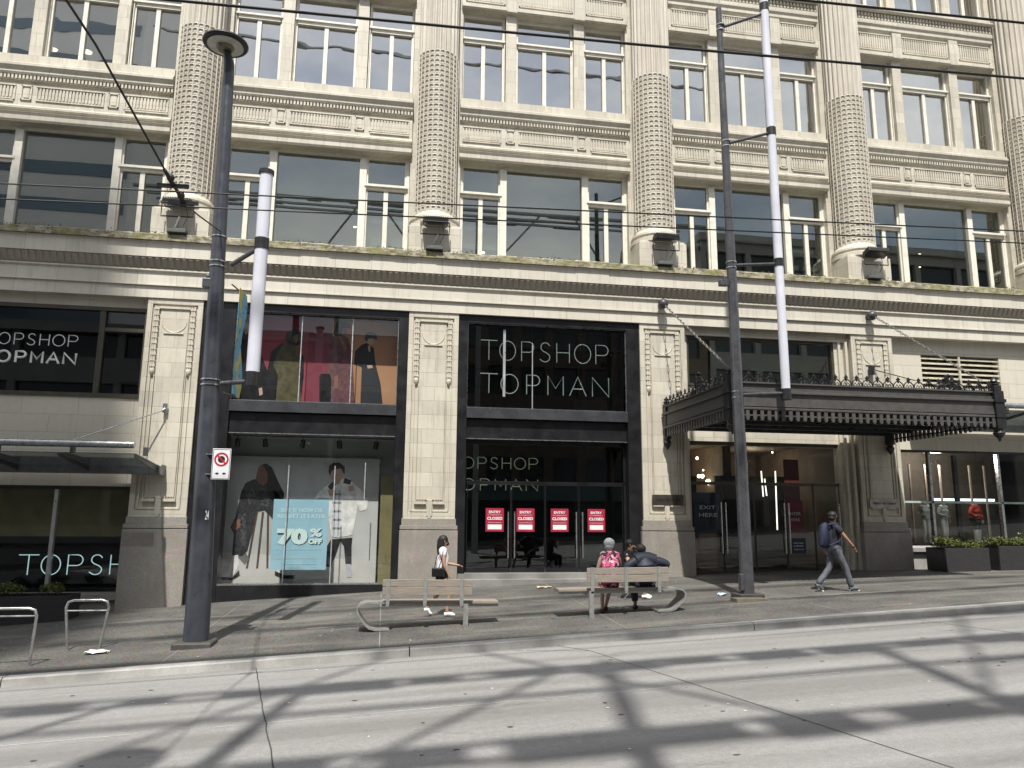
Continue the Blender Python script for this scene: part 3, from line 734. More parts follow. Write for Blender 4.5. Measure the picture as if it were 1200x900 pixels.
# display room bay 2
mb = MB(); mb.box(-5.0, .5, 21.95, 22.0, -.5, 4.6); mb.box(-5.0, -4.85, 21.1, 21.95, -.5, 4.6); mb.box(.4, .5, 21.1, 21.95, -.5, 4.6); mb.box(-5, .5, 21.1, 22, 4.5, 4.66)
mb.build('display_wall', plain('pale_green_display_wall', (.46, .50, .47), .8, 0, .12, 1), B)
mb = MB(); mb.box(-4.9, .45, 21.1, 21.95, .02, .12); mb.build('display_floor', INTF, B)
mb = MB(); mb.box(-.12, .38, 21.5, 21.56, -.2, 3.1); mb.box(-4.85, -4.42, 21.5, 21.56, -.2, 3.1); mb.build('display_board', OLIVE, B)
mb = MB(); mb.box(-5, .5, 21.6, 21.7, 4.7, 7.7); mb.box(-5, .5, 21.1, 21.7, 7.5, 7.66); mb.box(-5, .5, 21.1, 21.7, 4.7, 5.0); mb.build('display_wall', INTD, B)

# bay 3: upper sign window, doors
panes(2.16, 6.84, 5.03, 7.43, 20.72, (3.26, 4.06, 5.5), GL_DARK, s3)
m = MB(); m.box(3.20, 3.27, 20.69, 20.72, 5.35, 7.3); m.box(4.045, 4.07, 20.69, 20.72, 5.03, 6.9); m.build('glazing_seam', ALU, s3)
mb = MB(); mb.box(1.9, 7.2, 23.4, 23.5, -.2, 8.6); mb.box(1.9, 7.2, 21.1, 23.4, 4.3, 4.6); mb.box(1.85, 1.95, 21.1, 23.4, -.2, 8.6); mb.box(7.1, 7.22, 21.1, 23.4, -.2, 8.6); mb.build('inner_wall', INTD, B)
mb = MB(); mb.box(2.16, 6.84, 21.3, 21.36, 6.95, 7.42); mb.box(2.16, 6.84, 21.3, 23.3, 7.44, 7.5); mb.box(5.72, 6.95, 22.3, 22.4, .2, 5.6)
mb.build('inner_panel', plain('dim_grey_panel', (.085, .09, .082), .8), B)
mb = MB(); mb.box(1.9, 7.2, 20.55, 23.4, -.6, .47); mb.box(1.9, 7.2, 20.25, 20.55, -.6, .33)
mb.build('entrance_step', kerbmat('worn_granite_step', .6), B)
mb = MB(); mb.box(2.16, 6.84, 20.86, 20.92, 4.0, 4.12); mb.box(2.16, 6.84, 20.86, 20.92, 2.93, 2.97); mb.box(2.16, 2.22, 20.86, 20.92, .47, 4.0); mb.box(6.78, 6.84, 20.86, 20.92, .47, 4.0)
dfm = mb.build('door_frame', BLACK, B)
g = MB(); g.box(2.22, 6.78, 20.885, 20.897, 2.97, 4.0); g.build('fanlight_pane', GL_DARK, dfm)
DX = (2.24, 3.50, 4.47, 5.45, 6.76)
def glass_door(x0, x1, z0, z1, Y, hx, hz0, hz1, fmat=BLACK):
    mb = MB(); mb.box(x0 + .01, x1 - .01, Y - .02, Y + .02, z0, z0 + .10); mb.box(x0 + .01, x1 - .01, Y - .02, Y + .02, z1 - .06, z1)
    mb.box(x0 + .01, x0 + .028, Y - .015, Y + .015, z0 + .1, z1 - .06); mb.box(x1 - .028, x1 - .01, Y - .015, Y + .015, z0 + .1, z1 - .06)
    d = mb.build('door', fmat, B, loc=((x0 + x1) / 2, Y, z0))
    g = MB(); g.box(x0 + .028, x1 - .028, Y - .004, Y + .006, z0 + .10, z1 - .06); g.build('pane', GL_DARK if fmat is BLACK else GL_SHOP, d)
    h = MB(); h.tube([(hx, Y - .07, hz0), (hx, Y - .07, hz1)], .019, 8)
    for z in (hz0 + .12, hz1 - .12): h.tube([(hx, Y - .07, z), (hx, Y - .0, z)], .012, 6)
    h.build('handle', STEEL, d, True); return d
for k in range(4):
    hx = DX[k + 1] - .09 if k in (0, 2) else DX[k] + .09
    glass_door(DX[k], DX[k + 1], .485, 2.93, 20.89, hx, .86, 2.13)

# ---- bay 4: main entrance under canopy
mb = MB(); mb.box(8.64, 14.09, 20.66, 21.1, 7.42, 7.66); mb.box(13.62, 14.09, 20.72, 21.1, -.2, 7.42); mb.box(8.64, 8.78, 20.72, 21.1, -.2, 7.42); mb.box(8.64, 14.09, 20.8, 21.1, 4.24, 5.9)
mb.build('wall', STONE, B)
mb = MB(); mb.box(13.72, 13.80, 20.64, 20.72, -.2, 7.42); mb.box(13.92, 14.0, 20.58, 20.72, -.2, 7.42); mb.build('stone_reveal', STONE_P, B)
shop_window('window', 8.78, 13.62, 5.9, 7.42, 20.85, .07, BRONZE, GL_MID, ((10.4, .03, BRONZE), (12.0, .03, BRONZE)))
mb = MB(); mb.box(8.78, 13.62, 20.86, 20.92, 4.12, 4.24); mb.box(8.78, 13.62, 20.86, 20.92, 3.02, 3.05)
dfm = mb.build('door_frame', BRONZE, B)
g = MB(); g.box(8.78, 13.62, 20.885, 20.897, 3.05, 4.12); g.build('fanlight_pane', GL_SHOP, dfm)
EX = (8.80, 9.80, 10.80, 11.8, 12.72, 13.60)
for k in range(5):
    hx = EX[k + 1] - .07 if k % 2 == 0 else EX[k] + .07
    glass_door(EX[k], EX[k + 1], .40, 3.02, 20.89, hx, .98, 2.45, BRONZE)
mb = MB(); mb.box(8.6, 14.1, 20.6, 27, -.2, .385); mb.build('entrance_step', GRAN, B)
mb = MB(); mb.box(8.5, 14.2, 27, 27.1, .3, 8.6); mb.box(8.4, 8.5, 21.1, 27, .3, 8.6); mb.box(14.1, 14.2, 21.1, 27, .3, 8.6); mb.box(11.05, 11.35, 23.4, 27, .3, 8.6); mb.build('inner_wall', WARM, B)
mb = MB(); mb.box(8.5, 14.1, 21.1, 27, 4.4, 4.5); mb.build('inner_ceiling', plain('brown_ceiling', (.12, .09, .06), .7), B)
lm = MB()
for px, py, r in ((817, 537, .05), (836, 546, .05), (824, 551, .03), (819, 558, .06), (823, 558, .07), (830, 565, .1), (960, 520, .03), (905, 530, .03), (1000, 540, .03), (850, 590, .05), (862, 600, .06), (904, 583, .08)):
    p = at(px, py, 24.5); lm.ball(p, r, r, r, 8, 6)
lm.build('ceiling_lamp', LAMP, B, True)
lm = MB()
for px, y0, y1 in ((892, 552, 582), (896, 561, 581), (908.5, 552, 621)): lm.tube([at(px, y0, 22.6), at(px + 2.5, y1, 22.6)], .02, 6)
lm.build('light_tube', emit('tube_glow', (1, .93, .78), 1.5), B)
mb = MB(); mb.box(8.6, 8.95, 22.0, 22.1, .4, 4.3); mb.box(9.45, 9.75, 22.6, 22.7, .4, 3.3); mb.box(10.55, 12.95, 22.9, 23.0, .4, 3.35); mb.box(9.9, 10.2, 24, 24.1, .4, 4.1); mb.build('dark_partition', INTD, B)
mb = MB(); mb.box(8.7, 13.7, 21.35, 21.4, 5.9, 7.6); mb.build('glass_tone_panel', plain('olive_grey_tone_panel', (.20, .205, .16), .8, 0, .15, 1, 0), B)  # panel added behind the window over the entrance to brighten it
mb = MB()
for c in BAYC[1:]:
    mb.box(c - 1.22, c + 1.22, 21.95, 21.97, random.uniform(10.8, 11.3), 12.7); mb.box(c - 2.6, c - 1.4, 21.95, 21.97, random.uniform(9.8, 11.6), 12.7); mb.box(c + 1.4, c + 2.6, 21.95, 21.97, random.uniform(9.8, 11.6), 12.7)
mb.build('glass_tone_panel', plain('grey_green_tone_panel', (.34, .365, .34), .8, 0, .2, 1, 0), B)  # panels added to imitate the paler reflected upper half of these panes
mb = MB()
for k in range(14): mb.box(10.2 + .3 * (k % 7), 10.2 + .3 * (k % 7) + random.uniform(.06, .18), 25.2, 25.3, .8 + 1.1 * (k // 7), .8 + 1.1 * (k // 7) + random.uniform(.2, .7))
mb.build('shop_display', plain('coloured_merchandise', (.35, .30, .22), .6, 0, .7, 5), B)

def room_lamp_and_fill(x, y, z, e, col):
    l = bpy.data.lights.new('room_lamp_and_fill', 'POINT'); l.energy = e; l.color = col; l.shadow_soft_size = .25
    o = bpy.data.objects.new('room_lamp_and_fill', l); C.objects.link(o); o.location = (x, y, z)
room_lamp_and_fill(9.6, 24.6, 3.9, 45, (1, .82, .60)); room_lamp_and_fill(12.8, 24.8, 3.9, 28, (1, .86, .68)); room_lamp_and_fill(17.8, 22.0, 4.0, 85, (1, .92, .80))  # entrance lights stand for its ceiling lamps; the shop one is an added fill
# ---- bay 5: louvre, shop window
mb = MB(); a, b = 15.49, 20.9; Y = 20.75
mb.box(a, b, Y, 21.1, 7.18, 7.66); mb.box(a, 16.66, Y, 21.1, 5.5, 7.18); mb.box(19.48, b, Y, 21.1, 5.5, 7.18); mb.box(16.66, 19.48, Y, 21.1, 5.5, 5.72)
mb.box(a, b, Y - .10, 21.1, 4.12, 5.5)
mb.build('wall', stone('smooth_terracotta_right', True, (.60, .565, .47), (.54, .51, .42), 1.5, .46, .3, .1), B)
mb = MB(); mb.box(16.66, 19.48, 21.0, 21.1, 5.72, 7.18, 1)
for k in range(9): mb.extx([(20.78, 5.76 + k * .16), (20.78, 5.80 + k * .16), (20.98, 5.90 + k * .16), (20.98, 5.86 + k * .16)], 16.66, 19.48)
mb.box(18.0, 18.07, 20.75, 20.80, 5.72, 7.18)
mb.build('louvre', [plain('pale_louvre_blade', (.55, .51, .40), .5), BLACK], B)
shop_window('window', a, b, 1.22, 4.12, 20.80, .07, BLACK, GL_SHOP, ((16.62, .08, STEEL), (19.05, .08, STEEL)), None)
m = MB(); m.box(a + .07, b - .07, 20.72, 20.79, 2.50, 2.56); m.box(17.6, 17.72, 20.9, 21.0, 1.3, 4.0, 1); m.build('glass_rail', [plain('pale_green_rail', (.45, .55, .52), .3), BLACK], B)
mb = MB(); mb.extx([(20.50, 1.05), (20.50, 1.16), (20.66, 1.22), (21.1, 1.22), (21.1, 1.05)], a, b); mb.box(a, b, 20.62, 21.1, -.2, 1.045)
mb.build('window_sill', kerbmat('pale_granite_sill', .8), B)
mb = MB(); mb.box(a - .6, b + .4, 23.2, 23.3, .3, 4.6); mb.box(a - .6, b + .4, 21.1, 23.2, 4.4, 4.5); mb.box(a - .6, b + .4, 21.1, 23.2, 1.0, 1.1); mb.build('inner_wall', plain('shop_interior_brown', (.10, .085, .07), .7), B)
mb = MB()
for k in range(9): xx = 15.9 + k * .56; mb.box(xx, xx + .05, 22.2, 22.25, 1.1, 3.8)
mb.build('reflection_post', plain('pale_reflection_post', (.55, .48, .42), .5), B)  # upright posts added in place of poles reflected in the shop glass
lm = MB(); lm.box(17.9, 20.3, 22.4, 22.45, 2.62, 2.70); lm.build('light_strip', emit('white_strip', (.9, 1, .98), 1.6), B)

# ---- wall canopies of glass and steel (bay 1, bay 5)
def glass_canopy(x0, x1, ztube, zg, rods, lab):
    cn = MB(); cn.tube([(x0, 19.15, ztube), (x1 - .35, 19.15, ztube)], .085, 14)
    o = cn.build('glass_canopy', STEEL, B, True, loc=(x1, 20.4, zg))
    m = MB(); m.extx([(20.22, zg), (20.22, zg + .20), (20.28, zg + .22), (20.5, zg + .22), (20.5, zg)], x0, x1); m.box(x1 - .0, x1 + .03, 20.2, 20.52, zg - .02, zg + .24); m.build('gutter', plain('grey_gutter', (.13, .13, .13), .4), o)
    zfr = ztube - .28
    m = MB(); m.add([(x0, 18.35, zfr), (x1 - .05, 18.35, zfr), (x1 - .05, 20.24, zg + .2), (x0, 20.24, zg + .2), (x0, 18.35, zfr + .015), (x1 - .05, 18.35, zfr + .015), (x1 - .05, 20.24, zg + .215), (x0, 20.24, zg + .215)],
                    [(0, 3, 2, 1), (4, 5, 6, 7), (0, 1, 5, 4), (1, 2, 6, 5), (2, 3, 7, 6), (3, 0, 4, 7)]); m.build('pane', GL_CAN, o)
    x = x1 - .1; k = 0
    while x > x0:
        m = MB()
        m.add([(x, 18.35, zfr - .06), (x, 18.35, zfr + .0), (x, 20.24, zg + .19), (x, 20.24, zg + .05), (x + .02, 18.35, zfr - .06), (x + .02, 18.35, zfr + .0), (x + .02, 20.24, zg + .19), (x + .02, 20.24, zg + .05)],
              [(0, 1, 2, 3), (7, 6, 5, 4), (0, 4, 5, 1), (1, 5, 6, 2), (2, 6, 7, 3), (3, 7, 4, 0)])
        m.box(x - .03, x + .05, 19.08, 19.22, zfr + .02, ztube - .06); x -= 1.62
        m.build('fin', plain('dark_steel_fin', (.10, .10, .10), .4, .5), o)
    for p, q, bp in rods:
        m = MB(); m.tube([p, q], .017, 8); m.obox(bp, (1, 0, 0), (0, 0, 1), (0, 1, 0), .11, .24, .03); m.tube([Vector(bp) + Vector((0, 0, -.02)), p], .03, 8)
        m.build('tie_rod', STEEL, o, True)
    return o
bp = (-5.72, 20.44, 4.70)
glass_canopy(-13.6, -5.62, 3.62, 2.98, [((-5.76, 20.36, 4.62), (-7.35, 19.15, 3.70), bp)], 'l')
glass_canopy(15.9, 23.0, 5.35, 4.72, [], 'r')

# ---- main entrance canopy (black iron)
cx0, cx1, cy0, cy1 = 7.90, 15.12, 16.2, 20.48
zt, zc, zb_, zq = 5.14, 4.94, 4.55, 4.27
mb = MB()
def ring(mb, off, z0, z1, th=.12):
    mb.box(cx0 - off, cx1 + off, cy0 - off, cy0 - off + th, z0, z1)
    mb.box(cx0 - off, cx0 - off + th, cy0 - off + th, cy1, z0, z1); mb.box(cx1 + off - th, cx1 + off, cy0 - off + th, cy1, z0, z1)
ring(mb, .0, zb_ + .02, zc - .03); ring(mb, -.03, zc + .03, zt)
can = mb.build('entrance_canopy', IRONG, B, loc=((cx0 + cx1) / 2, cy1, zb_))
m = MB(); ring(m, .06, zc - .03, zc + .03, .2); ring(m, .02, zt, zt + .035, .16); ring(m, .035, zb_ - .03, zb_ + .02, .18); ring(m, .015, zb_ + .05, zb_ + .065, .1); m.build('moulding', IRONG, can, bevel=.012)
m = MB()
def dent(x, y, w, axis):
    if axis == 'x':
        m.box(x, x + w, y - .02, y + .03, zq + .05, zb_ - .03); m.exty([(x, zq + .05), (x + w, zq + .05), (x + w * .75, zq), (x + w * .25, zq)], y - .02, y + .03)
    else:
        m.box(y - .02, y + .03, x, x + w, zq + .05, zb_ - .03); m.extx([(x, zq + .05), (x + w, zq + .05), (x + w * .75, zq), (x + w * .25, zq)], y - .02, y + .03)
n = 38; p = (cx1 - cx0 - .3) / n
for i in range(n): dent(cx0 + .15 + i * p + p * .25, cy0, p * .5, 'x')
n = 24; p = (cy1 - cy0 - .2) / n
for i in range(n):
    dent(cy0 + .12 + i * p + p * .25, cx0, p * .5, 'y'); dent(cy0 + .12 + i * p + p * .25, cx1, p * .5, 'y')
m.box(cx0, cx1, cy0 - .005, cy0 + .02, zq + .10, zq + .135); m.box(cx0 - .005, cx0 + .02, cy0, cy1, zq + .10, zq + .135); m.box(cx1 - .02, cx1 + .005, cy0, cy1, zq + .10, zq + .135)
m.build('pendant_teeth', IRONG, can)
m = MB()
def crest(p0, d, L_):
    d = Vector(d); n = int(L_ / .27); w = L_ / n; up = Vector((0, 0, 1)); nn = d.cross(up)
    for i in range(n):
        c = Vector(p0) + d * (w * (i + .5))
        for s in (-1, 1): m.tube([c + d * s * w * .5 + up * .0, c + d * s * w * .42 + up * .10, c + d * s * w * .12 + up * .17, c + up * .13], .015, 5)
        m.tube([c + d * -w * .3 + up * .02, c + d * -w * .15 + up * .09, c + up * .03, c + d * w * .15 + up * .09, c + d * w * .3 + up * .02], .012, 5)
        m.obox(c + up * .215, d + up, up - d, nn, .075, .075, .03); m.tube([c + up * .12, c + up * .28], .010, 5)
    m.tube([Vector(p0) + up * .01, Vector(p0) + d * L_ + up * .01], .012, 5)
crest((cx0 + .1, cy0 + .03, zt + .035), (1, 0, 0), cx1 - cx0 - .2); crest((cx0 + .03, cy0 + .1, zt + .035), (0, 1, 0), cy1 - cy0 - .15); crest((cx1 - .03, cy0 + .1, zt + .035), (0, 1, 0), cy1 - cy0 - .15)
m.build('cresting', IRON, can)
def acroterion(x, y, w=.9, h=.5, ax=(1, 0, 0)):
    m = MB(); ax = Vector(ax); rr = random.Random(5); c = Vector((x, y, zt + .04))
    for k in range(90):
        t = rr.uniform(-1, 1); hh = h * (1 - abs(t) ** 1.3) * rr.uniform(.2, 1.05)
        p = c + ax * t * w / 2 + Vector((0, 0, hh)); q = p + ax * rr.uniform(-.1, .1) + Vector((0, rr.uniform(-.04, .04), rr.uniform(-.08, .08)))
        m.tube([p, (p + q) / 2 + Vector((0, rr.uniform(-.03, .03), .03)), q], [.02, .026, .008], 5)
    for k in range(5):
        t = -.8 + .4 * k; m.tube([c + ax * t * w / 2, c + ax * t * w / 2 * .8 + Vector((0, 0, h * (1 - abs(t)) * .9 + .08))], .018, 5)
    m.build('foliage_ornament', IRON, can, True)
acroterion(13.75, cy0 + .03, .62, .36); acroterion(cx0 + .03, 18.05, .85, .55, (0, 1, 0))
def post(x, y):
    m = MB(); m.box(x - .13, x + .13, y - .13, y + .13, zq - .02, zt + .05); m.box(x - .16, x + .16, y - .16, y + .16, zc - .04, zc + .04); m.box(x - .15, x + .15, y - .15, y + .15, zb_ - .03, zb_ + .02); m.box(x - .10, x + .10, y - .10, y + .10, zt + .05, zt + .20)
    m.lathe([(.05, zt + .2), (.10, zt + .23), (.04, zt + .27), (.09, zt + .31), (.07, zt + .35), (.01, zt + .41)], x, y, 10)
    m.lathe([(.13, zq - .02), (.10, zq - .08), (.14, zq - .13), (.11, zq - .20), (.05, zq - .26), (.02, zq - .34)], x, y, 10)
    m.build('corner_post', IRON, can)
post(cx0 + .06, cy0 + .06); post(cx1 - .06, cy0 + .06)
def pend(x, y):
    m = MB(); m.box(x - .08, x + .08, y - .12, y + .1, zq - .05, zt + .10); m.lathe([(.10, zq - .02), (.08, zq - .08), (.12, zq - .15), (.09, zq - .24), (.03, zq - .32), (.01, zq - .36)], x, y, 10); m.lathe([(.06, zt + .1), (.10, zt + .15), (.05, zt + .2), (.08, zt + .24), (.01, zt + .3)], x, y, 10); m.build('wall_post', IRON, can)
pend(cx0 + .06, cy1 - .1); pend(cx1 - .06, cy1 - .1)
m = MB(); m.box(cx0 + .12, cx1 - .12, cy0 + .12, cy1, zb_ + .12, zb_ + .17)
for k in range(9): m.box(cx0 + .5 + k * .78, cx0 + .56 + k * .78, cy0 + .12, cy1, zb_ - .02, zb_ + .12)
for k in range(5): m.box(cx0 + .12, cx1 - .12, cy0 + .6 + k * .85, cy0 + .68 + k * .85, zb_ - .08, zb_ + .10)
m.build('soffit', IRON, can)
CHN = plain('dull_grey_chain', (.16, .15, .14), .5, .4)
# chains / tie rods
def chain(p, q, parent, nm='chain'):
    p = Vector(p); q = Vector(q); L_ = (q - p).length; n = int(L_ / .115); d = (q - p) / n; m = MB()
    u = d.normalized(); a = u.cross(Vector((0, 0, 1))).normalized(); b = u.cross(a)
    for i in range(n):
        c = p + d * (i + .5); e = a if i % 2 else b
        m.tube([c + u * .075 * math.cos(t) + e * .030 * math.sin(t) for t in [k * math.pi / 4 for k in range(8)]], .0105, 5, closed=True)
    return m.build(nm, CHN, parent, True)
chain((7.92, 20.2, 8.17), (7.95, 16.2, 5.45), can); chain((14.70, 20.2, 8.20), (14.75, 16.3, 5.45), can)
m = MB()
for x in (7.89, 14.68):
    m = MB(); m.ball((x, 20.22, 8.21), .15, .15, .15, 14, 10); m.tube([(x, 20.3, 8.21), (x, 20.5, 8.21)], .1, 12)
    m.build('anchor_ball', plain('dull_lead_ball', (.07, .07, .075), .45, .3), can, True)
m = MB(); m.tube([(14.72, 20.3, 6.5), (16.0, 20.25, 6.22)], .015, 6); m.obox((14.66, 20.42, 6.52), (1, 0, 0), (0, 0, 1), (0, 1, 0), .16, .28, .08); m.build('tie_rod', IRON, can)

# name plaques
def plaque(x0, x1, z0, z1, dark, lab):
    t = thing('name_plaque', lab, 'plaque', ((x0 + x1) / 2, 20.5, z0))
    m = MB(); m.box(x0, x1, 20.465, 20.50, z0, z1); m.build('plate', plain('dark_bronze_plate', (.10, .09, .075), .35, .6) if dark else plain('pale_metal_plate', (.36, .33, .30), .35, .6), t, bevel=.006)
    text_mesh("Hudson's Bay Company", x0 + .10, x1 - .10, z0 + .08, z1 - .08, 20.461, plain('plaque_lettering_dark' if not dark else 'plaque_lettering_light', (.04, .03, .10) if not dark else (.02, .02, .02), .4), 'lettering', t, .02)
plaque(7.50, 8.44, 2.34, 2.64, True, 'dark bronze name plaque on the pilaster beside the bench with seated people')
plaque(14.30, 15.26, 2.33, 2.60, False, 'pale silver name plaque on the pilaster behind the walking man')

# ------------------------------------------------------------------ floodlights on the ledge
def floodlight(x, tilt, lab):
    t = thing('floodlight', lab, 'floodlight', (x, 19.95, 9.36), 'floodlights on the mossy ledge')
    m = MB(); m.box(x - .24, x + .24, 20.0, 20.35, 9.36, 9.45); m.box(x - .15, x + .22, 20.05, 20.3, 9.45, 9.49); m.build('mounting_box', plain('weathered_grey_box', (.10, .105, .10), .7), t, bevel=.01)
    m = MB(); m.tube([(x - .05, 20.1, 9.52), (x + .02, 20.02, 9.66), (x + .08, 19.95, 9.78)], .035, 8); m.build('knuckle', STEEL, t, True)
    m = MB(); zc_ = 10.06; m.tube([(x - .40, 19.95, zc_ + .08), (x - .40, 19.95, 9.76), (x + .40, 19.95, 9.78), (x + .40, 19.95, zc_ + .08)], .018, 6); m.build('yoke', IRON, t)
    a = R_(tilt); u = Vector((1, 0, 0)); w = Vector((0, -math.cos(a), math.sin(a))); n = u.cross(w); c = Vector((x, 19.93, zc_ + .10))
    m = MB(); m.obox(c, u, w, n, .70, .34, .10)
    for k in range(12): m.obox(c + u * (-.33 + k * .06) - n * .07, u, w, n, .015, .34, .06)
    m.obox(c + n * .06, u, w, n, .74, .38, .03)
    m.build('lamp_housing', IRON, t, bevel=.008)
    m = MB(); m.obox(c + n * .08, u, w, n, .62, .28, .01); m.build('lens', GL_DARK, t)
    m = MB(); m.tube([(x + .2, 19.98, zc_), (x + .26, 20.0, 9.8), (x + .15, 20.05, 9.55)], .008, 5); m.build('cable', RUBBER, t)
for x, lab in ((-5.72, 'black floodlight on the ledge nearest the tall lamp post'), (1.12, 'black floodlight on the ledge above the pilaster between the two wide black shopfronts'), (7.93, 'black floodlight on the ledge above the ball that anchors the left canopy chain'), (14.78, 'black floodlight on the ledge right of the tall white tube, above the right chain')):
    floodlight(x, -8 if x < 10 else 18, lab)

# ------------------------------------------------------------------ signs and displays
NEON = plain('white_neon_tube', (.80, .84, .80), .3, 0, .05); m_, nt_, o_ = newmat('pale_lit_neon')
b_ = bsdf(nt_, o_, (.8, .84, .8), .4); b_.inputs['Emission Color'].default_value = (.8, .92, .82, 1); b_.inputs['Emission Strength'].default_value = .30; NEONL = m_
m_, nt_, o_ = newmat('dim_lit_neon')
b_ = bsdf(nt_, o_, (.5, .54, .4), .4); b_.inputs['Emission Color'].default_value = (.7, .78, .55, 1); b_.inputs['Emission Strength'].default_value = .22; NEOND = m_
m_, nt_, o_ = newmat('cool_lit_neon')
b_ = bsdf(nt_, o_, (.5, .7, .7), .4); b_.inputs['Emission Color'].default_value = (.6, .92, .95, 1); b_.inputs['Emission Strength'].default_value = .45; NEONC = m_
mb = MB(); neon(mb, SHOP, 2.56, 6.36, 6.43, 7.0, 20.80, .0125)
tag(mb.build('window_sign', NEONL, None, True, loc=(4.5, 20.8, 6.4)), 'thin white tube lettering reading TOPSHOP, upper word above the black doors', 'sign')
mb = MB(); neon(mb, MAN, 2.56, 6.36, 5.46, 6.02, 20.80, .0155)
tag(mb.build('window_sign', NEONL, None, True, loc=(4.5, 20.8, 5.4)), 'thin white tube lettering reading TOPMAN right above the dark bulkhead', 'sign')
mb = MB(); neon(mb, SHOP, 1.78, 4.31, 3.33, 3.65, 21.15, .014); neon(mb, MAN, 1.74, 4.31, 2.72, 3.04, 21.15, .013)
tag(mb.build('window_sign', NEOND, None, True, loc=(3, 21.15, 2.7)), 'dim yellowish two-line lettering inside the glass just over the red door signs', 'sign')
mb = MB(); neon(mb, SHOP, -9.0, -5.35, .46, .95, 20.98, .013)
tag(mb.build('window_sign', NEONC, None, True, loc=(-7.5, 20.98, .4)), 'cool white lettering low in the far left window above the planter', 'sign')
mb = MB(); neon(mb, SHOP, -10.35, -8.13, 6.30, 6.60, 20.785, .011)
tag(mb.build('window_lettering', NEON, None, True, loc=(-9, 20.78, 6.3)), 'thin white TOPSHOP lettering on the upper left window', 'lettering')
mb = MB(); neon(mb, MAN, -10.35, -8.13, 5.83, 6.12, 20.785, .030)
tag(mb.build('window_lettering', NEON, None, True, loc=(-9, 20.78, 5.8)), 'bold white TOPMAN lettering on the upper left window', 'lettering')

RED = plain('crimson_sign', (.34, .015, .045), .5, 0, .08, 4, 0); PAPER = plain('white_print', (.80, .80, .78), .6, 0, .05, 4, 0)
signs = ((2.78, 3.29, 'leftmost crimson entry closed sign on the black doors'), (3.65, 4.16, 'crimson entry closed sign just right of the left pair of door handles'), (4.63, 5.14, 'crimson entry closed sign just left of the right pair of door handles'), (5.70, 6.19, 'rightmost crimson entry closed sign, above the grey-haired woman'))
first = None
for x0, x1, lab in signs:
    if first is None:
        t = thing('door_sign', lab, 'sign', (x0, 20.86, 1.58), 'crimson signs on the glass doors'); first = t
        m = MB(); m.box(x0, x1, 20.855, 20.862, 1.58, 2.22); m.build('sign_board', RED, t)
        text_mesh('ENTRY', x0 + .09, x1 - .09, 2.08, 2.15, 20.852, PAPER, 'lettering', t, .02); text_mesh('IS CURRENTLY', x0 + .06, x1 - .06, 2.025, 2.045, 20.852, PAPER, 'lettering', t, 0)
        text_mesh('CLOSED', x0 + .04, x1 - .04, 1.90, 1.98, 20.852, PAPER, 'lettering', t, .03)
        text_mesh('PLEASE USE OTHER DOORS', x0 + .07, x1 - .07, 1.815, 1.835, 20.852, PAPER, 'lettering', t, 0)
        m = MB(); m.box(x0 + .06, x1 - .06, 20.850, 20.854, 1.64, 1.77); m.build('paper_slip', PAPER, t)
    else: dup(first, (x0 - signs[0][0], 0, 0), None, lab)

# sale poster
t = thing('sale_poster', 'light blue sale poster with big 70% off lettering in the window', 'poster', (-2.18, 20.9, .59))
BLUEP = plain('pale_blue_poster', (.33, .56, .68), .5, 0, .06, 2, 0); MINT = plain('mint_print', (.66, .85, .82), .5, 0, .03, 2, 0); INK = plain('dark_ink', (.02, .05, .06), .5, 0, 0, 1, 0); PBL = plain('pale_blue_print', (.55, .76, .80), .5, 0, .03, 2, 0)
m = MB(); m.box(-2.90, -1.47, 20.80, 20.815, .57, 2.40); m.build('panel', BLUEP, t)
text_mesh('BUY IT NOW OR', -2.70, -1.62, 2.06, 2.17, 20.795, PBL, 'lettering', t, .03); text_mesh('REGRET IT LATER', -2.78, -1.55, 1.90, 2.01, 20.795, PBL, 'lettering', t, .03)
for mat_, dx, Yq in ((INK, .02, 20.796), (MINT, 0, 20.792)):
    of = .13 if mat_ is INK else .085
    text_mesh('70', -2.77 + dx, -1.98 + dx, 1.21 - dx, 1.64 - dx, Yq, mat_, 'lettering', t, of * .8)
    text_mesh('%', -1.93 + dx, -1.62 + dx, 1.42 - dx, 1.64 - dx, Yq, mat_, 'lettering', t, of * .5); text_mesh('OFF', -1.96 + dx, -1.61 + dx, 1.23 - dx, 1.37 - dx, Yq, mat_, 'lettering', t, of * .8)
m = MB(); m.box(-2.8, -1.6, 20.794, 20.797, 1.09, 1.10); m.box(-2.75, -1.65, 20.794, 20.797, .86, .868); m.box(-2.6, -1.7, 20.794, 20.797, .72, .726); m.build('rule', PBL, t)

# artwork helper: flat polygons on a poster given as photo survey points
def poly(mb, pts, Y, mi):
    mb.flat([(at(px, py, Y).x, at(px, py, Y).z) for px, py in pts], Y, mi)
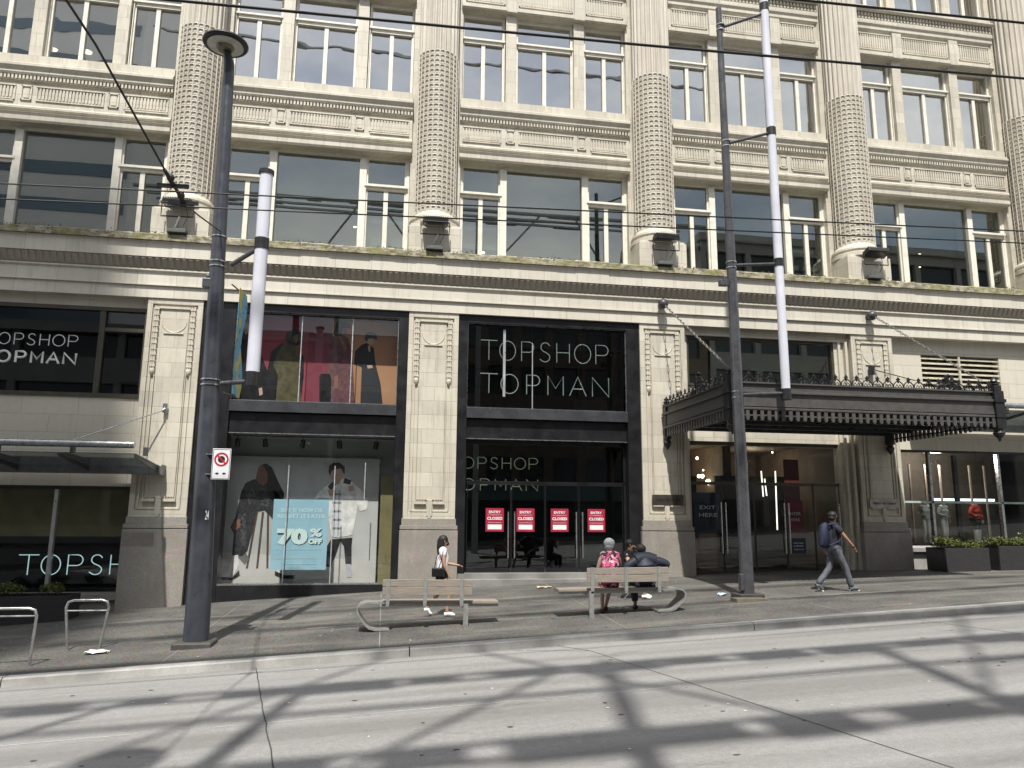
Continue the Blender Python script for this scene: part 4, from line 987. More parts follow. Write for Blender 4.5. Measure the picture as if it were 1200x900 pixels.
# lower fashion poster
PY = 21.6
t = thing('fashion_poster', 'large grey fashion poster of two models in the left shop window', 'poster', (-2.3, PY, .2))
m = MB(); m.box(-4.45, -.18, PY, PY + .03, .16, 3.58)
m.build('backdrop', plain('grey_studio_backdrop', (.52, .53, .52), .7, 0, .2, .9, 0), t)
m = MB(); m.add([(-4.45, PY - .002, .17), (-.18, PY - .002, .17), (-.18, PY - .002, .75), (-4.45, PY - .002, 1.0)], [(0, 1, 2, 3)]); m.build('studio_floor', plain('studio_floor', (.62, .61, .58), .7, 0, .15, 1, 0), t)
pm = [plain('print_black', (.012, .012, .014), .4, 0, .5, 10, 0), plain('print_brown_skin', (.24, .12, .08), .6, 0, .2, 6, 0), plain('print_white_boot', (.82, .81, .79), .5, 0, .15, 6, 0), plain('print_wood', (.10, .06, .045), .6, 0, .2, 9, 0), plain('print_sheen', (.09, .09, .095), .3, 0, .6, 16, 0), plain('print_print_shade', (.17, .165, .16), .6, 0, .2, 3, 0), plain('print_black_leather', (.045, .045, .05), .4, 0, .6, 14, 0)]
A = MB(); q = PY - .008
for a_, b_ in ((300, 288), (307, 300), (313, 312), (319, 326)): poly(A, [(a_, 600), (a_ + 2.5, 600), (b_ + 2.5, 666), (b_, 666)], q, 3)
poly(A, [(270, 618), (276, 606), (283, 575), (288, 566), (296, 562), (306, 560), (318, 566), (328, 580), (330, 600), (322, 612), (316, 604), (310, 598), (300, 600), (296, 622), (290, 645), (284, 652), (272, 650), (274, 625)], q - .002, 6)
for k_ in range(9): poly(A, [(318 + k_ * .9, 570 + k_ * 1.2), (320 + k_ * .9, 570 + k_ * 1.2), (329 + k_ * 1.0 - (k_ % 3) * 3, 590 + (k_ * 7) % 9), (327.6 + k_ * 1.0 - (k_ % 3) * 3, 591 + (k_ * 7) % 9)], q - .0065, 0)
poly(A, [(272, 645), (284, 640), (292, 655), (287, 662)], q - .001, 5)
poly(A, [(302, 550), (304, 546), (309, 544), (314, 546), (317, 555), (314, 564), (308, 569), (303, 566), (300, 560)], q - .004, 1)
poly(A, [(306, 545), (312, 543), (319, 548), (324, 560), (333, 578), (332, 586), (325, 584), (326, 592), (320, 588), (316, 584), (312, 575), (313, 566), (314, 556), (310, 548)], q - .006, 0)
poly(A, [(288, 578), (296, 572), (300, 580), (292, 592)], q - .005, 4); poly(A, [(308, 582), (318, 584), (316, 594), (306, 592)], q - .005, 4); poly(A, [(282, 606), (288, 600), (288, 640), (282, 640)], q - .005, 4)
poly(A, [(273, 612), (280, 608), (284, 611), (281, 618), (275, 622), (272, 619)], q - .005, 1)
poly(A, [(272, 652), (279, 650), (280, 662), (274, 674), (264, 677), (260, 675), (268, 668)], q - .004, 2); poly(A, [(259, 676), (272, 677), (280, 668), (281, 674), (272, 680), (260, 680)], q - .005, 0)
pass
poly(A, [(325, 664), (334, 662), (345, 671), (345, 676), (333, 676), (325, 670)], q - .004, 2); poly(A, [(322, 669), (334, 674), (346, 674), (345, 678), (331, 678), (322, 674)], q - .005, 0)
A.build('seated_model_print', pm, t)
pm2 = [plain('print_jacket', (.86, .85, .82), .6, 0, .3, 5, 0), plain('print_skin', (.56, .37, .28), .6, 0, .15, 6, 0), plain('print_hair', (.035, .025, .02), .6, 0, .3, 20, 0), plain('print_jeans', (.016, .016, .018), .6, 0, .3, 9, 0), plain('print_plaid', (.72, .73, .75), .6, 0, .1, 9, 0), plain('print_plaid_dark', (.38, .39, .42), .6, 0, .1, 9, 0), plain('print_sock', (.50, .52, .58), .6, 0, .1, 9, 0)]
A = MB()
poly(A, [(388, 632), (413, 630), (412, 640), (412, 662), (405, 663), (403, 640), (399, 634), (393, 652), (388, 664), (380, 664), (383, 640)], q, 3)
poly(A, [(384, 568), (392, 562), (408, 560), (414, 566), (424, 575), (431, 588), (430, 597), (422, 599), (419, 592), (417, 606), (413, 627), (402, 629), (388, 628), (386, 610), (384, 600), (386, 584), (376, 583), (368, 586), (373, 577)], q - .002, 0)
poly(A, [(390, 572), (400, 572), (400, 600), (398, 630), (390, 629), (387, 612), (390, 590)], q - .004, 4)
for y in range(578, 628, 10): poly(A, [(389.5, y), (400, y), (400, y + 2.4), (389, y + 2.4)], q - .006, 5)
for x in (392, 397): poly(A, [(x, 574), (x + 1.3, 574), (x - .2, 628), (x - 1.5, 628)], q - .006, 5)
poly(A, [(387, 550), (391, 546), (398, 546), (402, 550), (401, 560), (397, 568), (392, 567), (388, 560)], q - .006, 1)
poly(A, [(385, 553), (386, 546), (391, 542), (398, 542), (404, 547), (404, 556), (402, 554), (400, 549), (392, 550), (388, 553), (387, 558)], q - .008, 2)
poly(A, [(384, 574), (391, 573), (392, 580), (386, 582)], q - .008, 1); poly(A, [(408, 570), (414, 569), (415, 575), (409, 576)], q - .008, 1)
poly(A, [(384, 570), (392, 562), (395, 566), (388, 576)], q - .003, 2); poly(A, [(404, 560), (412, 563), (410, 568), (402, 566)], q - .003, 2)
poly(A, [(405, 661), (411, 661), (413, 672), (411, 677), (407, 676)], q - .003, 6)
A.build('standing_model_print', pm2, t)
# upper fashion poster
PY = 21.25; q = PY - .006
t = thing('fashion_poster', 'wide maroon and orange fashion poster of four models in coats behind the upper glass', 'poster', (-2, PY, 5.0))
mm = [plain('print_maroon', (.30, .05, .075), .5, 0, .12, 1, 0), plain('print_rust', (.46, .24, .13), .5, 0, .12, 1, 0), plain('print_dark_maroon', (.21, .035, .06), .5, 0, .12, 1, 0), plain('print_seam', (.5, .45, .42), .5, 0, 0, 1, 0)]
m = MB(); xa = at(388, 420, PY).x; m.box(-4.3, xa, PY, PY + .02, 4.9, 7.6, 0); m.box(xa, .3, PY, PY + .02, 4.9, 7.6, 1); xb = at(360, 420, PY).x
m.box(xb, xa, PY - .003, PY, 4.9, 7.6, 2); m.build('backdrop', mm, t)
mm = [plain('print_black', (.012, .012, .014), .4), plain('print_olive_coat', (.095, .082, .036), .6, 0, .5, 7, 0), plain('print_plum_coat', (.15, .06, .07), .6, 0, .5, 10, 0), plain('print_navy_coat', (.018, .022, .028), .6, 0, .3, 8, 0), plain('print_skin', (.56, .37, .28), .6), plain('print_brown_skin', (.24, .12, .08), .6)]
A = MB()
poly(A, [(316, 480), (312, 440), (318, 412), (330, 402), (342, 404), (356, 418), (356, 440), (352, 475)], q + .002, 0)
poly(A, [(322, 480), (326, 440), (320, 428), (326, 412), (334, 402), (344, 402), (352, 410), (354, 422), (350, 432), (354, 480)], q, 1)
poly(A, [(334, 398), (336, 390), (343, 385), (352, 388), (355, 396), (354, 404), (346, 405), (338, 402)], q - .002, 0); poly(A, [(344, 393), (349, 392), (350, 398), (347, 402), (343, 399)], q - .004, 5)
poly(A, [(385, 480), (384, 440), (384, 402), (390, 394), (400, 392), (408, 396), (412, 410), (414, 436), (416, 480)], q, 2)
poly(A, [(391, 390), (394, 378), (402, 373), (410, 379), (411, 385), (405, 384), (402, 388), (400, 394), (393, 394)], q - .002, 0); poly(A, [(401, 385), (406, 384), (407, 390), (402, 393)], q - .004, 5)
poly(A, [(396, 394), (400, 394), (407, 408), (404, 412)], q - .004, 5); poly(A, [(392, 440), (396, 440), (396, 455), (391, 455)], q - .004, 5)
poly(A, [(374, 480), (374, 441), (376, 438), (386, 438), (388, 442), (388, 480)], q - .001, 0)
poly(A, [(422, 480), (424, 430), (415, 427), (416, 412), (424, 404), (430, 402), (438, 408), (440, 426), (446, 450), (449, 480)], q, 3)
poly(A, [(427, 398), (429, 390), (436, 389), (441, 392), (442, 398), (437, 397), (430, 400)], q - .003, 0); poly(A, [(431, 397), (437, 396), (438, 402), (434, 405), (431, 402)], q - .004, 4)
poly(A, [(431, 405), (434, 405), (434, 412), (432, 412)], q - .004, 4); poly(A, [(430, 428), (436, 428), (437, 431), (431, 432)], q - .004, 4)
poly(A, [(275, 480), (276, 400), (280, 384), (280, 372), (288, 368), (295, 374), (296, 388), (304, 410), (314, 436), (318, 480)], q, 0)
poly(A, [(286, 378), (292, 378), (293, 388), (288, 392), (284, 386)], q - .004, 4); poly(A, [(303, 455), (307, 454), (308, 462), (304, 464)], q - .004, 4)
A.build('models_print', mm, t)

# track lights
t = thing('lighting_track', 'black lighting track with five spotlights above the grey fashion poster', 'track light', (-1.9, 21.05, 4.1))
m = MB(); m.box(-4.1, .2, 21.03, 21.07, 4.08, 4.11); m.build('rail', IRON, t)
for px in (279, 311, 355, 398, 441):
    p = at(px, 517, 21.05); m = MB(); rr = random.Random(px); d = Vector((rr.uniform(-.25, .1), .2, -1)).normalized()
    c = Vector((p.x, 21.05, 3.92)); m.tube([c - d * .10, c + d * .12], [.062, .072], 12); m.tube([(p.x, 21.05, 4.08), (p.x, 21.05, 4.02)], .012, 6); m.box(p.x - .07, p.x + .07, 21.04, 21.06, 4.0, 4.02)
    m.build('spotlight', IRON, t, True)

# bay 4 inner signs
def board(name, lab, x0, x1, z0, z1, Y, mat, lines, tmat, cat='sign'):
    t = thing(name, lab, cat, (x0, Y, z0)); m = MB(); m.box(x0, x1, Y, Y + .01, z0, z1); m.build('board', mat, t)
    for (s, a, b, c, d) in lines: text_mesh(s, a, b, c, d, Y - .004, tmat, 'lettering', t, .01)
NAVY = plain('navy_sign', (.012, .02, .045), .5); WHT = plain('sign_white', (.75, .75, .75), .5)
board('hanging_sign', 'navy exit sign inside the left entrance door', 9.06, 9.95, 1.55, 2.75, 21.25, NAVY, (('EXIT', 9.25, 9.75, 2.25, 2.36), ('HERE', 9.22, 9.80, 2.03, 2.14)), WHT)
board('hanging_sign', 'crimson enter sign with tall red banner inside the right entrance door', 12.02, 12.58, 1.60, 2.55, 21.25, plain('dark_crimson_banner', (.20, .01, .03), .5), (('ENTER', 12.08, 12.50, 2.10, 2.19), ('HERE', 12.12, 12.46, 1.92, 2.01)), WHT)
m = MB(); m.box(12.1, 12.6, 21.4, 21.41, 2.5, 3.8); tag(m.build('red_banner', plain('dark_red_cloth', (.10, .012, .012), .7), None, loc=(12.3, 21.4, 2.5)), 'dark red cloth banner hanging above the crimson enter sign', 'banner')
board('door_notice', 'small navy notice low on the right entrance door', 11.90, 12.38, .98, 1.42, 20.86, NAVY, (('PLEASE WEAR', 11.98, 12.30, 1.26, 1.30), ('A MASK', 11.98, 12.30, 1.18, 1.22), ('THANK YOU', 11.98, 12.30, 1.08, 1.12)), WHT, 'notice')
m = MB(); m.box(10.86, 11.14, 22.0, 22.02, 1.3, 2.1); m.box(10.9, 11.2, 22.0, 22.02, .75, 1.25); tag(m.build('floor_sign', plain('pale_blue_screen', (.25, .36, .40), .4), None, loc=(11, 22, .7)), 'pale blue floor-standing display board inside the main entrance', 'display board')

# ------------------------------------------------------------------ mannequins in the right shop (figures built further down)
# ------------------------------------------------------------------ poles and lamps
def zlerp(a, b, t): return a + (b - a) * t
GPL = -.295
t = thing('street_lamp', 'tall dark street lamp with round disc head left of the shop windows', 'street lamp', (-3.2, 14.49, -.31))
px_, py_ = -3.2, 14.49
m = MB(); prof = []
topx = -3.42
m.tube([(px_, py_, -.35), (px_, py_, .3), (zlerp(px_, topx, .25), py_, 2.7), (zlerp(px_, topx, .5), py_, 5.4), (zlerp(px_, topx, .62), py_, 6.6)], [.22, .212, .185, .155, .14], 24)
m.tube([(zlerp(px_, topx, .62), py_, 6.6), (topx, py_, 10.95)], [.138, .10], 24)
m.build('pole', POLE, t, True)
m = MB(); m.box(px_ - .34, px_ + .32, py_ - .30, py_ + .30, -.48, -.20); m.build('base_plate', plain('dark_pole_base', (.07, .065, .06), .6), t, bevel=.03)
for z, r in ((6.68, .152), (6.78, .150), (4.37, .182), (4.47, .182), (7.28, .145)):
    m = MB(); zx = zlerp(px_, topx, (z + .35) / 11.3); m.tube([(zx, py_, z - .012), (zx, py_, z + .012)], r, 24); m.build('clamp_band', STEEL, t, True)
m = MB(); hx, hy, hz = -3.49, 14.35, 11.30
m.tube([(topx, py_, 10.6), (topx - .0, py_ - .03, 10.95), (topx - .03, py_ - .08, 11.1), (hx, hy, 11.28)], [.09, .10, .075, .06], 12); m.build('neck', IRON, t, True)
m = MB(); m.lathe([(.35, hz - .035), (.42, hz - .03), (.44, hz), (.43, hz + .03), (.36, hz + .08), (.1, hz + .11)], hx, hy, 40); m.build('lamp_head', IRON, t, True)
m = MB(); m.lathe([(.12, hz - .06), (.345, hz - .048), (.345, hz - .03)], hx, hy, 40); m.build('lamp_lens', plain('frosted_lens', (.60, .585, .54), .25), t, True)
m = MB(); m.lathe([(.14, hz - .13), (.17, hz - .08), (.10, hz - .07)], hx, hy, 20); m.build('lamp_bulb_cover', plain('olive_lens', (.15, .14, .08), .3), t, True)
m = MB(); tx = -2.535
m.tube([(tx, py_ - .1, 4.62), (tx, py_ - .1, 8.62)], .125, 20); lt = m.build('light_tube', TUBEW, t, True)
for z0_, z1_, r_ in ((8.6, 8.68, .145), (4.36, 4.63, .135), (7.05, 7.27, .137)):
    m = MB(); m.tube([(tx, py_ - .1, z0_), (tx, py_ - .1, z1_)], r_, 20); m.build('tube_cap', IRON, t, True)
m = MB(); m.tube([(-3.1, py_, 6.73), (tx, py_ - .08, 7.13)], .045, 10); m.build('bracket_arm', POLE2, t, True)
m = MB(); m.tube([(-3.2, py_, 4.40), (tx, py_ - .1, 4.46)], .045, 10); m.build('bracket_arm', POLE2, t, True)
m = MB(); m.box(-3.57, -3.42, py_ - .1, py_ + .06, 6.24, 6.42); m.box(-3.52, -3.46, py_ - .06, py_, 6.42, 6.50); m.build('junction_box', POLE2, t, bevel=.01)
mb = MB(); p = at(243, 622, 14.24); text_mesh('24', -3.16, -3.10, 1.90, 2.06, 14.285, PAPER, 'pole_number', t, .01)
# parking sign
t = thing('parking_sign', 'small white no parking sign strapped to the street lamp', 'sign', (-2.95, 14.24, 2.6))
m = MB(); m.box(-3.105, -2.785, 14.235, 14.245, 2.61, 3.17); m.build('sign_plate', plain('white_sign_sheet', (.72, .73, .76), .4, 0, .03), t, bevel=.02)
REDS = plain('sign_red', (.50, .015, .03), .4, 0, .05); BLK = plain('sign_black', (.015, .015, .015), .5)
m = MB(); cx_, cz_ = -2.945, 2.975
for r0, r1 in ((.095, .125),):
    n = 32; vs = [(cx_ + r * math.cos(2 * math.pi * k / n), 14.230, cz_ + r * math.sin(2 * math.pi * k / n)) for r in (r0, r1) for k in range(n)]
    m.add(vs, [(k, (k + 1) % n, n + (k + 1) % n, n + k) for k in range(n)])
d = Vector((.7, 0, -.7)); m.obox((cx_, 14.229, cz_), (1, 0, -1), (1, 0, 1), (0, 1, 0), .2, .026, .002); m.build('prohibition_ring', REDS, t)
m = MB(); n = 20; m.add([(cx_ + .062 * math.cos(2 * math.pi * k / n), 14.2315, cz_ + .062 * math.sin(2 * math.pi * k / n)) for k in range(n)], [tuple(range(n))])
for s in (-1, 1): m.add([(cx_ + s * .10, 14.231, 2.72), (cx_ + s * .05, 14.231, 2.745), (cx_ + s * .05, 14.231, 2.695)], [(0, 1, 2)]); m.box(cx_ + min(s * .05, s * .03), cx_ + max(s * .05, s * .03), 14.2305, 14.232, 2.712, 2.728)
m.build('sign_symbol', BLK, t)
n = 32; m = MB(); vs = [(cx_ + r * math.cos(2 * math.pi * k / n) * .9, 14.2325, 2.89 + r * math.sin(2 * math.pi * k / n)) for r in (.135, .14) for k in range(n)]
m = MB(); m.box(-3.095, -2.795, 14.2322, 14.2335, 2.622, 2.630); m.box(-3.095, -2.795, 14.2322, 14.2335, 3.150, 3.158); m.box(-3.095, -3.087, 14.2322, 14.2335, 2.630, 3.150); m.box(-2.803, -2.795, 14.2322, 14.2335, 2.630, 3.150); m.build('border_line', BLK, t)
m = MB(); m.tube([(-3.13, 14.49, 2.70), (-3.13, 14.49, 2.72)], .205, 20); m.tube([(-3.13, 14.49, 3.06), (-3.13, 14.49, 3.08)], .205, 20); m.build('strap', STEEL, t, True)
# street banner behind lamp
t = thing('street_banner', 'light blue patterned banner hanging edge-on from the street lamp', 'banner', (-3.0, 14.6, 4.0))
m = MB(); u = Vector((.02, 1, 0)).normalized(); n = 10; vs = []
for j in range(n + 1):
    z = 4.25 + 2.1 * j / n; w = .035 * math.sin(j * .9)
    for i in range(2):
        a = Vector((-2.93, 14.66, z)) + u * (i * .62); vs.append((a.x + w * i, a.y, a.z - .0))
m.add(vs, [(2 * j, 2 * j + 1, 2 * j + 3, 2 * j + 2) for j in range(n)])
mt, nt_, o_ = newmat('blue_banner_print'); v_ = nt_.nodes.new('ShaderNodeTexVoronoi'); v_.inputs['Scale'].default_value = 4.5; nt_.links.new(pos(nt_), v_.inputs['Vector'])
cc = mixc(nt_, ramp(nt_, v_.outputs['Distance'], .20, .24), (.03, .10, .30), (.14, .38, .52)); n2 = noise(nt_, pos(nt_), 2.3, 2); cc = mixc(nt_, ramp(nt_, n2, .56, .58), cc, (.55, .45, .10)); bsdf(nt_, o_, cc, .6)
o = m.build('cloth', mt, t); sm = o.modifiers.new('thick', 'SOLIDIFY'); sm.thickness = .006
m = MB(); a = Vector((-3.05, 14.5, 0)); b = Vector((-2.93, 14.66, 0)) + u * .64
for z in (4.25, 6.35): m.tube([(a.x, a.y, z), (b.x, b.y, z)], .014, 8)
m.build('banner_arm', POLE2, t)

# right pole
t = thing('light_pole', 'slim dark pole with long white light tube in front of the canopy', 'light pole', (7.91, 15.78, .3))
bx, by = 7.905, 15.78
KQ = by / 16.09
def q_(z): return 2 + (z - 2) * KQ
m = MB(); m.tube([(bx, by, .2), (bx - .0, by, 1.2), (bx - .03, by, 8), (bx - .06, by, q_(14.9))], [.155, .145, .11, .072], 20); m.build('pole', POLE2, t, True)
m = MB(); m.box(bx - .28, bx + .28, by - .25, by + .25, .12, .38); m.build('base_plate', plain('brown_pole_base', (.06, .05, .045), .6), t, bevel=.02)
m = MB(); m.box(bx - .20, bx - .11, by - .12, by + .02, .44, .80); m.build('access_hatch', POLE2, t, bevel=.02)
tx = 9.27 * KQ
m = MB(); m.tube([(tx, by, q_(5.0)), (tx, by, 16.6)], .103, 20); m.build('light_tube', TUBEW, t, True)
for z0, z1 in ((4.76, 5.02), (8.05, 8.24), (11.50, 11.70), (15.0, 15.2)):
    m = MB(); m.tube([(tx, by, q_(z0)), (tx, by, q_(z1))], .116, 20); m.build('tube_collar', IRON, t, True)
arms = ((4.84, 4.92), (8.0, 8.12), (11.15, 11.58), (14.35, 14.93))
for z0, z1 in arms:
    m = MB(); m.tube([(bx - .03, by, q_(z0)), (tx, by, q_(z1))], .036, 10); m.build('bracket_arm', POLE2, t, True)
for z0, z1 in arms:
    m = MB()
    for dz in (-.07, .07): m.tube([(bx - .03, by, q_(z0) + dz - .012), (bx - .03, by, q_(z0) + dz + .012)], .125 if z0 < 9 else .108, 16)
    m.build('clamp_band', STEEL, t, True)
m = MB(); m.box(bx - .36, bx - .16, by - .1, by + .05, q_(7.46), q_(7.60)); m.box(bx - .30, bx - .24, by - .05, by, q_(7.60), q_(7.72)); m.build('junction_box', POLE2, t, bevel=.01)
m = MB(); m.box(bx - .55, bx + .15, by - .62, by - .3, gz(8, 15.4) - .05, gz(8, 15.4) + .05)
tag(m.build('kerb_stone', plain('ochre_stone', (.19, .175, .13), .8), None, bevel=.01, loc=(bx, by - .4, .28)), 'low ochre stone slab at the foot of the slim dark pole', 'stone slab')

# ------------------------------------------------------------------ overhead wires
def wire(pts, r, lab, name='overhead_wire', grp=None):
    m = MB(); m.tube(pts, r, 6); o = m.build(name, RUBBER, None, True, loc=pts[0]); tag(o, lab, 'wire', grp); return o
def sagline(p, q, n=24, sag=.1):
    p = Vector(p); q = Vector(q); return [tuple(p + (q - p) * (i / n) + Vector((0, 0, -sag * 4 * (i / n) * (1 - i / n)))) for i in range(n + 1)]
a_ = at(0, 215, 9.0); b_ = at(1200, 271, 9.0); d_ = b_ - a_; wire([tuple(a_ - d_ * 1.5), tuple(b_ + d_ * 1.5)], .0095, 'upper of the two thin trolley wires crossing the middle of the facade')
a_ = at(0, 233, 9.48); b_ = at(1200, 285, 9.48); d_ = b_ - a_; wire([tuple(a_ - d_ * 1.5), tuple(b_ + d_ * 1.5)], .0095, 'lower of the two thin trolley wires crossing the middle of the facade')
a_ = at(200, -3, 8.0); b_ = at(1200, 90, 8.0); d_ = b_ - a_; wire([tuple(a_ - d_ * .8), tuple(a_ + d_ * .5 + Vector((0, 0, -.05))), tuple(b_ + d_ * .5)], .017, 'thick cable crossing the third storey windows from upper left to right')
a_ = at(860, -8, 8.0); b_ = at(1200, 27, 8.0); d_ = b_ - a_; wire([tuple(a_ - d_), tuple(b_ + d_)], .017, 'thick cable crossing the very top right of the facade')
m = MB(); p = at(1003, 3, 8.0)
p1 = at(258, 271, 14.35); pa = at(203, 217, 9.0); pb = at(215, 237, 9.48); pc = at(112, 52, 7.0); pd = at(75, -4, 6.3)
sp_ = [tuple(p1), tuple(at(232, 252, 12.0)), tuple(pb), tuple(pa), tuple(pc), tuple(pd)]
far = Vector(sp_[-1]) + (Vector(sp_[-1]) - Vector(sp_[-2])) * 5
wire(sp_ + [tuple(far)], .013, 'diagonal span wire running from the street lamp up to the top left', 'span_wire')
def insul(c, lab):
    t = thing('wire_clamp', lab, 'wire clamp', c); m = MB(); c = Vector(c); m.obox(c + Vector((0, 0, -.01)), (1, 0, .03), (0, 1, 0), (0, 0, 1), .36, .035, .045); m.build('clamp_bar', IRON, t)
    m = MB(); u = (Vector(pc) - Vector(pb)).normalized(); m.ball(c + u * .10 + Vector((0, 0, .03)), .045, .045, .05); m.tube([c + Vector((0, 0, 0)), c + u * .3], [.03, .02], 8); m.build('insulator', RUBBER, t, True)
insul(tuple(pa), 'black wire clamp on the upper trolley wire left of the street lamp'); insul(tuple(pb), 'black wire clamp on the lower trolley wire just above the left floodlight')

# ------------------------------------------------------------------ benches
def strip_band(path, y0, y1, th, mat, name, parent):
    """bent flat bar: path in (x,z), width along y"""
    m = MB(); n = len(path); outl = []; inl = []
    for i in range(n):
        a = Vector(path[max(i - 1, 0)]); b = Vector(path[min(i + 1, n - 1)]); d = (b - a).normalized(); nn = Vector((-d.y, d.x)) * th / 2
        outl.append(Vector(path[i]) + nn); inl.append(Vector(path[i]) - nn)
    m.exty([(p.x, p.y) for p in outl] + [(p.x, p.y) for p in reversed(inl)], y0, y1) if False else None
    vs = []
    for i in range(n): vs += [(outl[i].x, y0, outl[i].y), (outl[i].x, y1, outl[i].y), (inl[i].x, y1, inl[i].y), (inl[i].x, y0, inl[i].y)]
    fs = [];
    for i in range(n - 1):
        for k in range(4): fs.append((4 * i + k, 4 * i + (k + 1) % 4, 4 * i + 4 + (k + 1) % 4, 4 * i + 4 + k))
    fs += [(0, 1, 2, 3), tuple(4 * (n - 1) + k for k in (3, 2, 1, 0))]
    m.add(vs, fs); return m.build(name, mat, parent, True)
GALV = plain('galvanised_steel', (.36, .36, .35), .4, .5, .2, 12, .05)
def bench(lab, x0, x1, xb0, xb1, zg0, zg1, flip):
    """x0..x1 seat, xb0..xb1 backrest; slope from zg0 (x0) to zg1 (x1)"""
    t = thing('bench', lab, 'bench', ((x0 + x1) / 2, 14.7, (zg0 + zg1) / 2))
    def zz(x): return zg0 + (zg1 - zg0) * (x - x0) / (x1 - x0)
    def plank(nm, xa, xb, ya, yb, h0, h1):
        m = MB(); m.add([(xa, ya, zz(xa) + h0), (xb, ya, zz(xb) + h0), (xb, yb, zz(xb) + h0), (xa, yb, zz(xa) + h0), (xa, ya, zz(xa) + h1), (xb, ya, zz(xb) + h1), (xb, yb, zz(xb) + h1), (xa, yb, zz(xa) + h1)],
              [(0, 3, 2, 1), (4, 5, 6, 7), (0, 1, 5, 4), (1, 2, 6, 5), (2, 3, 7, 6), (3, 0, 4, 7)]); m.build(nm, WOODG, t, bevel=.006)
    for k in range(3): plank('seat_slat', x0, x1, 14.62 + k * .155, 14.76 + k * .155, .43, .48)
    for h0, h1 in ((.60, .74), (.75, .88)): plank('back_slat', xb0, xb1, 14.52, 14.56, h0, h1)
    for f in (.06, .47, .88):
        x = xb0 + (xb1 - xb0) * f
        m = MB(); m.box(x - .035, x + .035, 14.50, 14.52, zz(x) + .44, zz(x) + .89); m.box(x - .03, x + .03, 14.50, 14.62, zz(x) + .40, zz(x) + .435); m.build('back_bracket', GALV, t)
    # underside rail
    m = MB(); m.add([(x0, 14.66, zz(x0) + .38), (x1, 14.66, zz(x1) + .38), (x1, 15.02, zz(x1) + .38), (x0, 15.02, zz(x0) + .38), (x0, 14.66, zz(x0) + .425), (x1, 14.66, zz(x1) + .425), (x1, 15.02, zz(x1) + .425), (x0, 15.02, zz(x0) + .425)], [(0, 3, 2, 1), (4, 5, 6, 7), (0, 1, 5, 4), (1, 2, 6, 5), (2, 3, 7, 6), (3, 0, 4, 7)]); m.build('seat_frame', GALV, t)
    # loop leg
    s = -1 if not flip else 1; xe = x0 if not flip else x1
    zt_ = zz(xe) + .45; zb2 = gz(xe, 14.8) + .02
    P = [(xe - s * .05, zt_), (xe + s * .30, zt_ + s * 0), (xe + s * .40, zt_ - .03), (xe + s * .45, zt_ - .10), (xe + s * .43, zt_ - .2), (xe + s * .30, zb2 + .10), (xe + s * .22, zb2 + .03), (xe + s * .10, zb2), (xe - s * .15, zb2)]
    strip_band(P, 14.60, 15.05, .03, GALV, 'leg', t)
    xl = xb1 - .12 if not flip else xb0 + .08
    m = MB(); m.box(xl - .045, xl + .045, 14.50, 14.56, gz(xl, 14.55), zz(xl) + .44); m.box(xl - .04, xl + .04, 14.56, 15.0, zz(xl) + .34, zz(xl) + .38); m.build('leg', GALV, t)
    return t
bench('empty grey slatted bench whose looped metal leg is at its left end', .02, 2.22, .02, 1.70, -.06, .0 - .08, False)
bench('grey slatted bench carrying the seated couple, looped leg at its right end', 3.40, 5.55, 3.95, 5.62, .13, .15, True)

# bike racks
def rack(lab, x0, x1, Y, top, bar, splay=.09):
    t = thing('bike_rack', lab, 'bike rack', ((x0 + x1) / 2, Y, gz(x0, Y)), 'steel bike racks on the pavement'); r = .09
    pts = [(x0, Y, gz(x0, Y) - .02)]; zt_ = top
    P = [(x0, gz(x0, Y) - .02), (x0 - splay, zt_ - .12), (x0 - splay + .03, zt_ - .03), (x0 - splay + .12, zt_), (x1 + splay - .12, zt_), (x1 + splay - .03, zt_ - .03), (x1 + splay, zt_ - .12), (x1, gz(x1, Y) - .02)]
    m = MB(); m.tube([(a, Y, b) for a, b in P], .024, 10); m.build('hoop', STEEL, t, True)
    m = MB(); m.tube([(x0 - splay * .8, Y, bar), (x1 + splay * .8, Y, bar)], .015, 8); m.build('crossbar', STEEL, t, True)
rack('steel bike rack hoop standing left of the street lamp', -5.47, -4.94, 15.0, .45, .27)
rack('steel bike rack hoop at the left edge of the picture', -6.5, -5.56, 13.75, .46, .34, .03)

# planters and shrubs
def planter(lab, x0, x1, y0, y1, z0, z1):
    t = thing('planter', lab, 'planter', ((x0 + x1) / 2, (y0 + y1) / 2, z0)); w = .05
    m = MB(); m.box(x0, x1, y0, y0 + w, z0, z1); m.box(x0, x1, y1 - w, y1, z0, z1); m.box(x0, x0 + w, y0 + w, y1 - w, z0, z1); m.box(x1 - w, x1, y0 + w, y1 - w, z0, z1)
    m.build('box', woodm('black_stained_wood', (.012, .012, .013), (.035, .034, .034)) if 'bw' not in _plain else _plain['bw'], t, bevel=.008)
    m = MB(); m.box(x0 + w, x1 - w, y0 + w, y1 - w, z1 - .12, z1 - .07); m.build('soil', plain('dark_soil', (.03, .02, .014), .95), t)
LEAF = None
def leafmat(nm, c0, c1):
    m, nt, o = newmat(nm); oi = nt.nodes.new('ShaderNodeObjectInfo'); n = noise(nt, pos(nt), 14, 2)
    c = mixc(nt, ramp(nt, n, .35, .65), c0, c1); b = bsdf(nt, o, c, .5); b.inputs['Transmission Weight'].default_value = 0; return m
LEAF = leafmat('shrub_leaves', (.05, .075, .012), (.13, .14, .025))
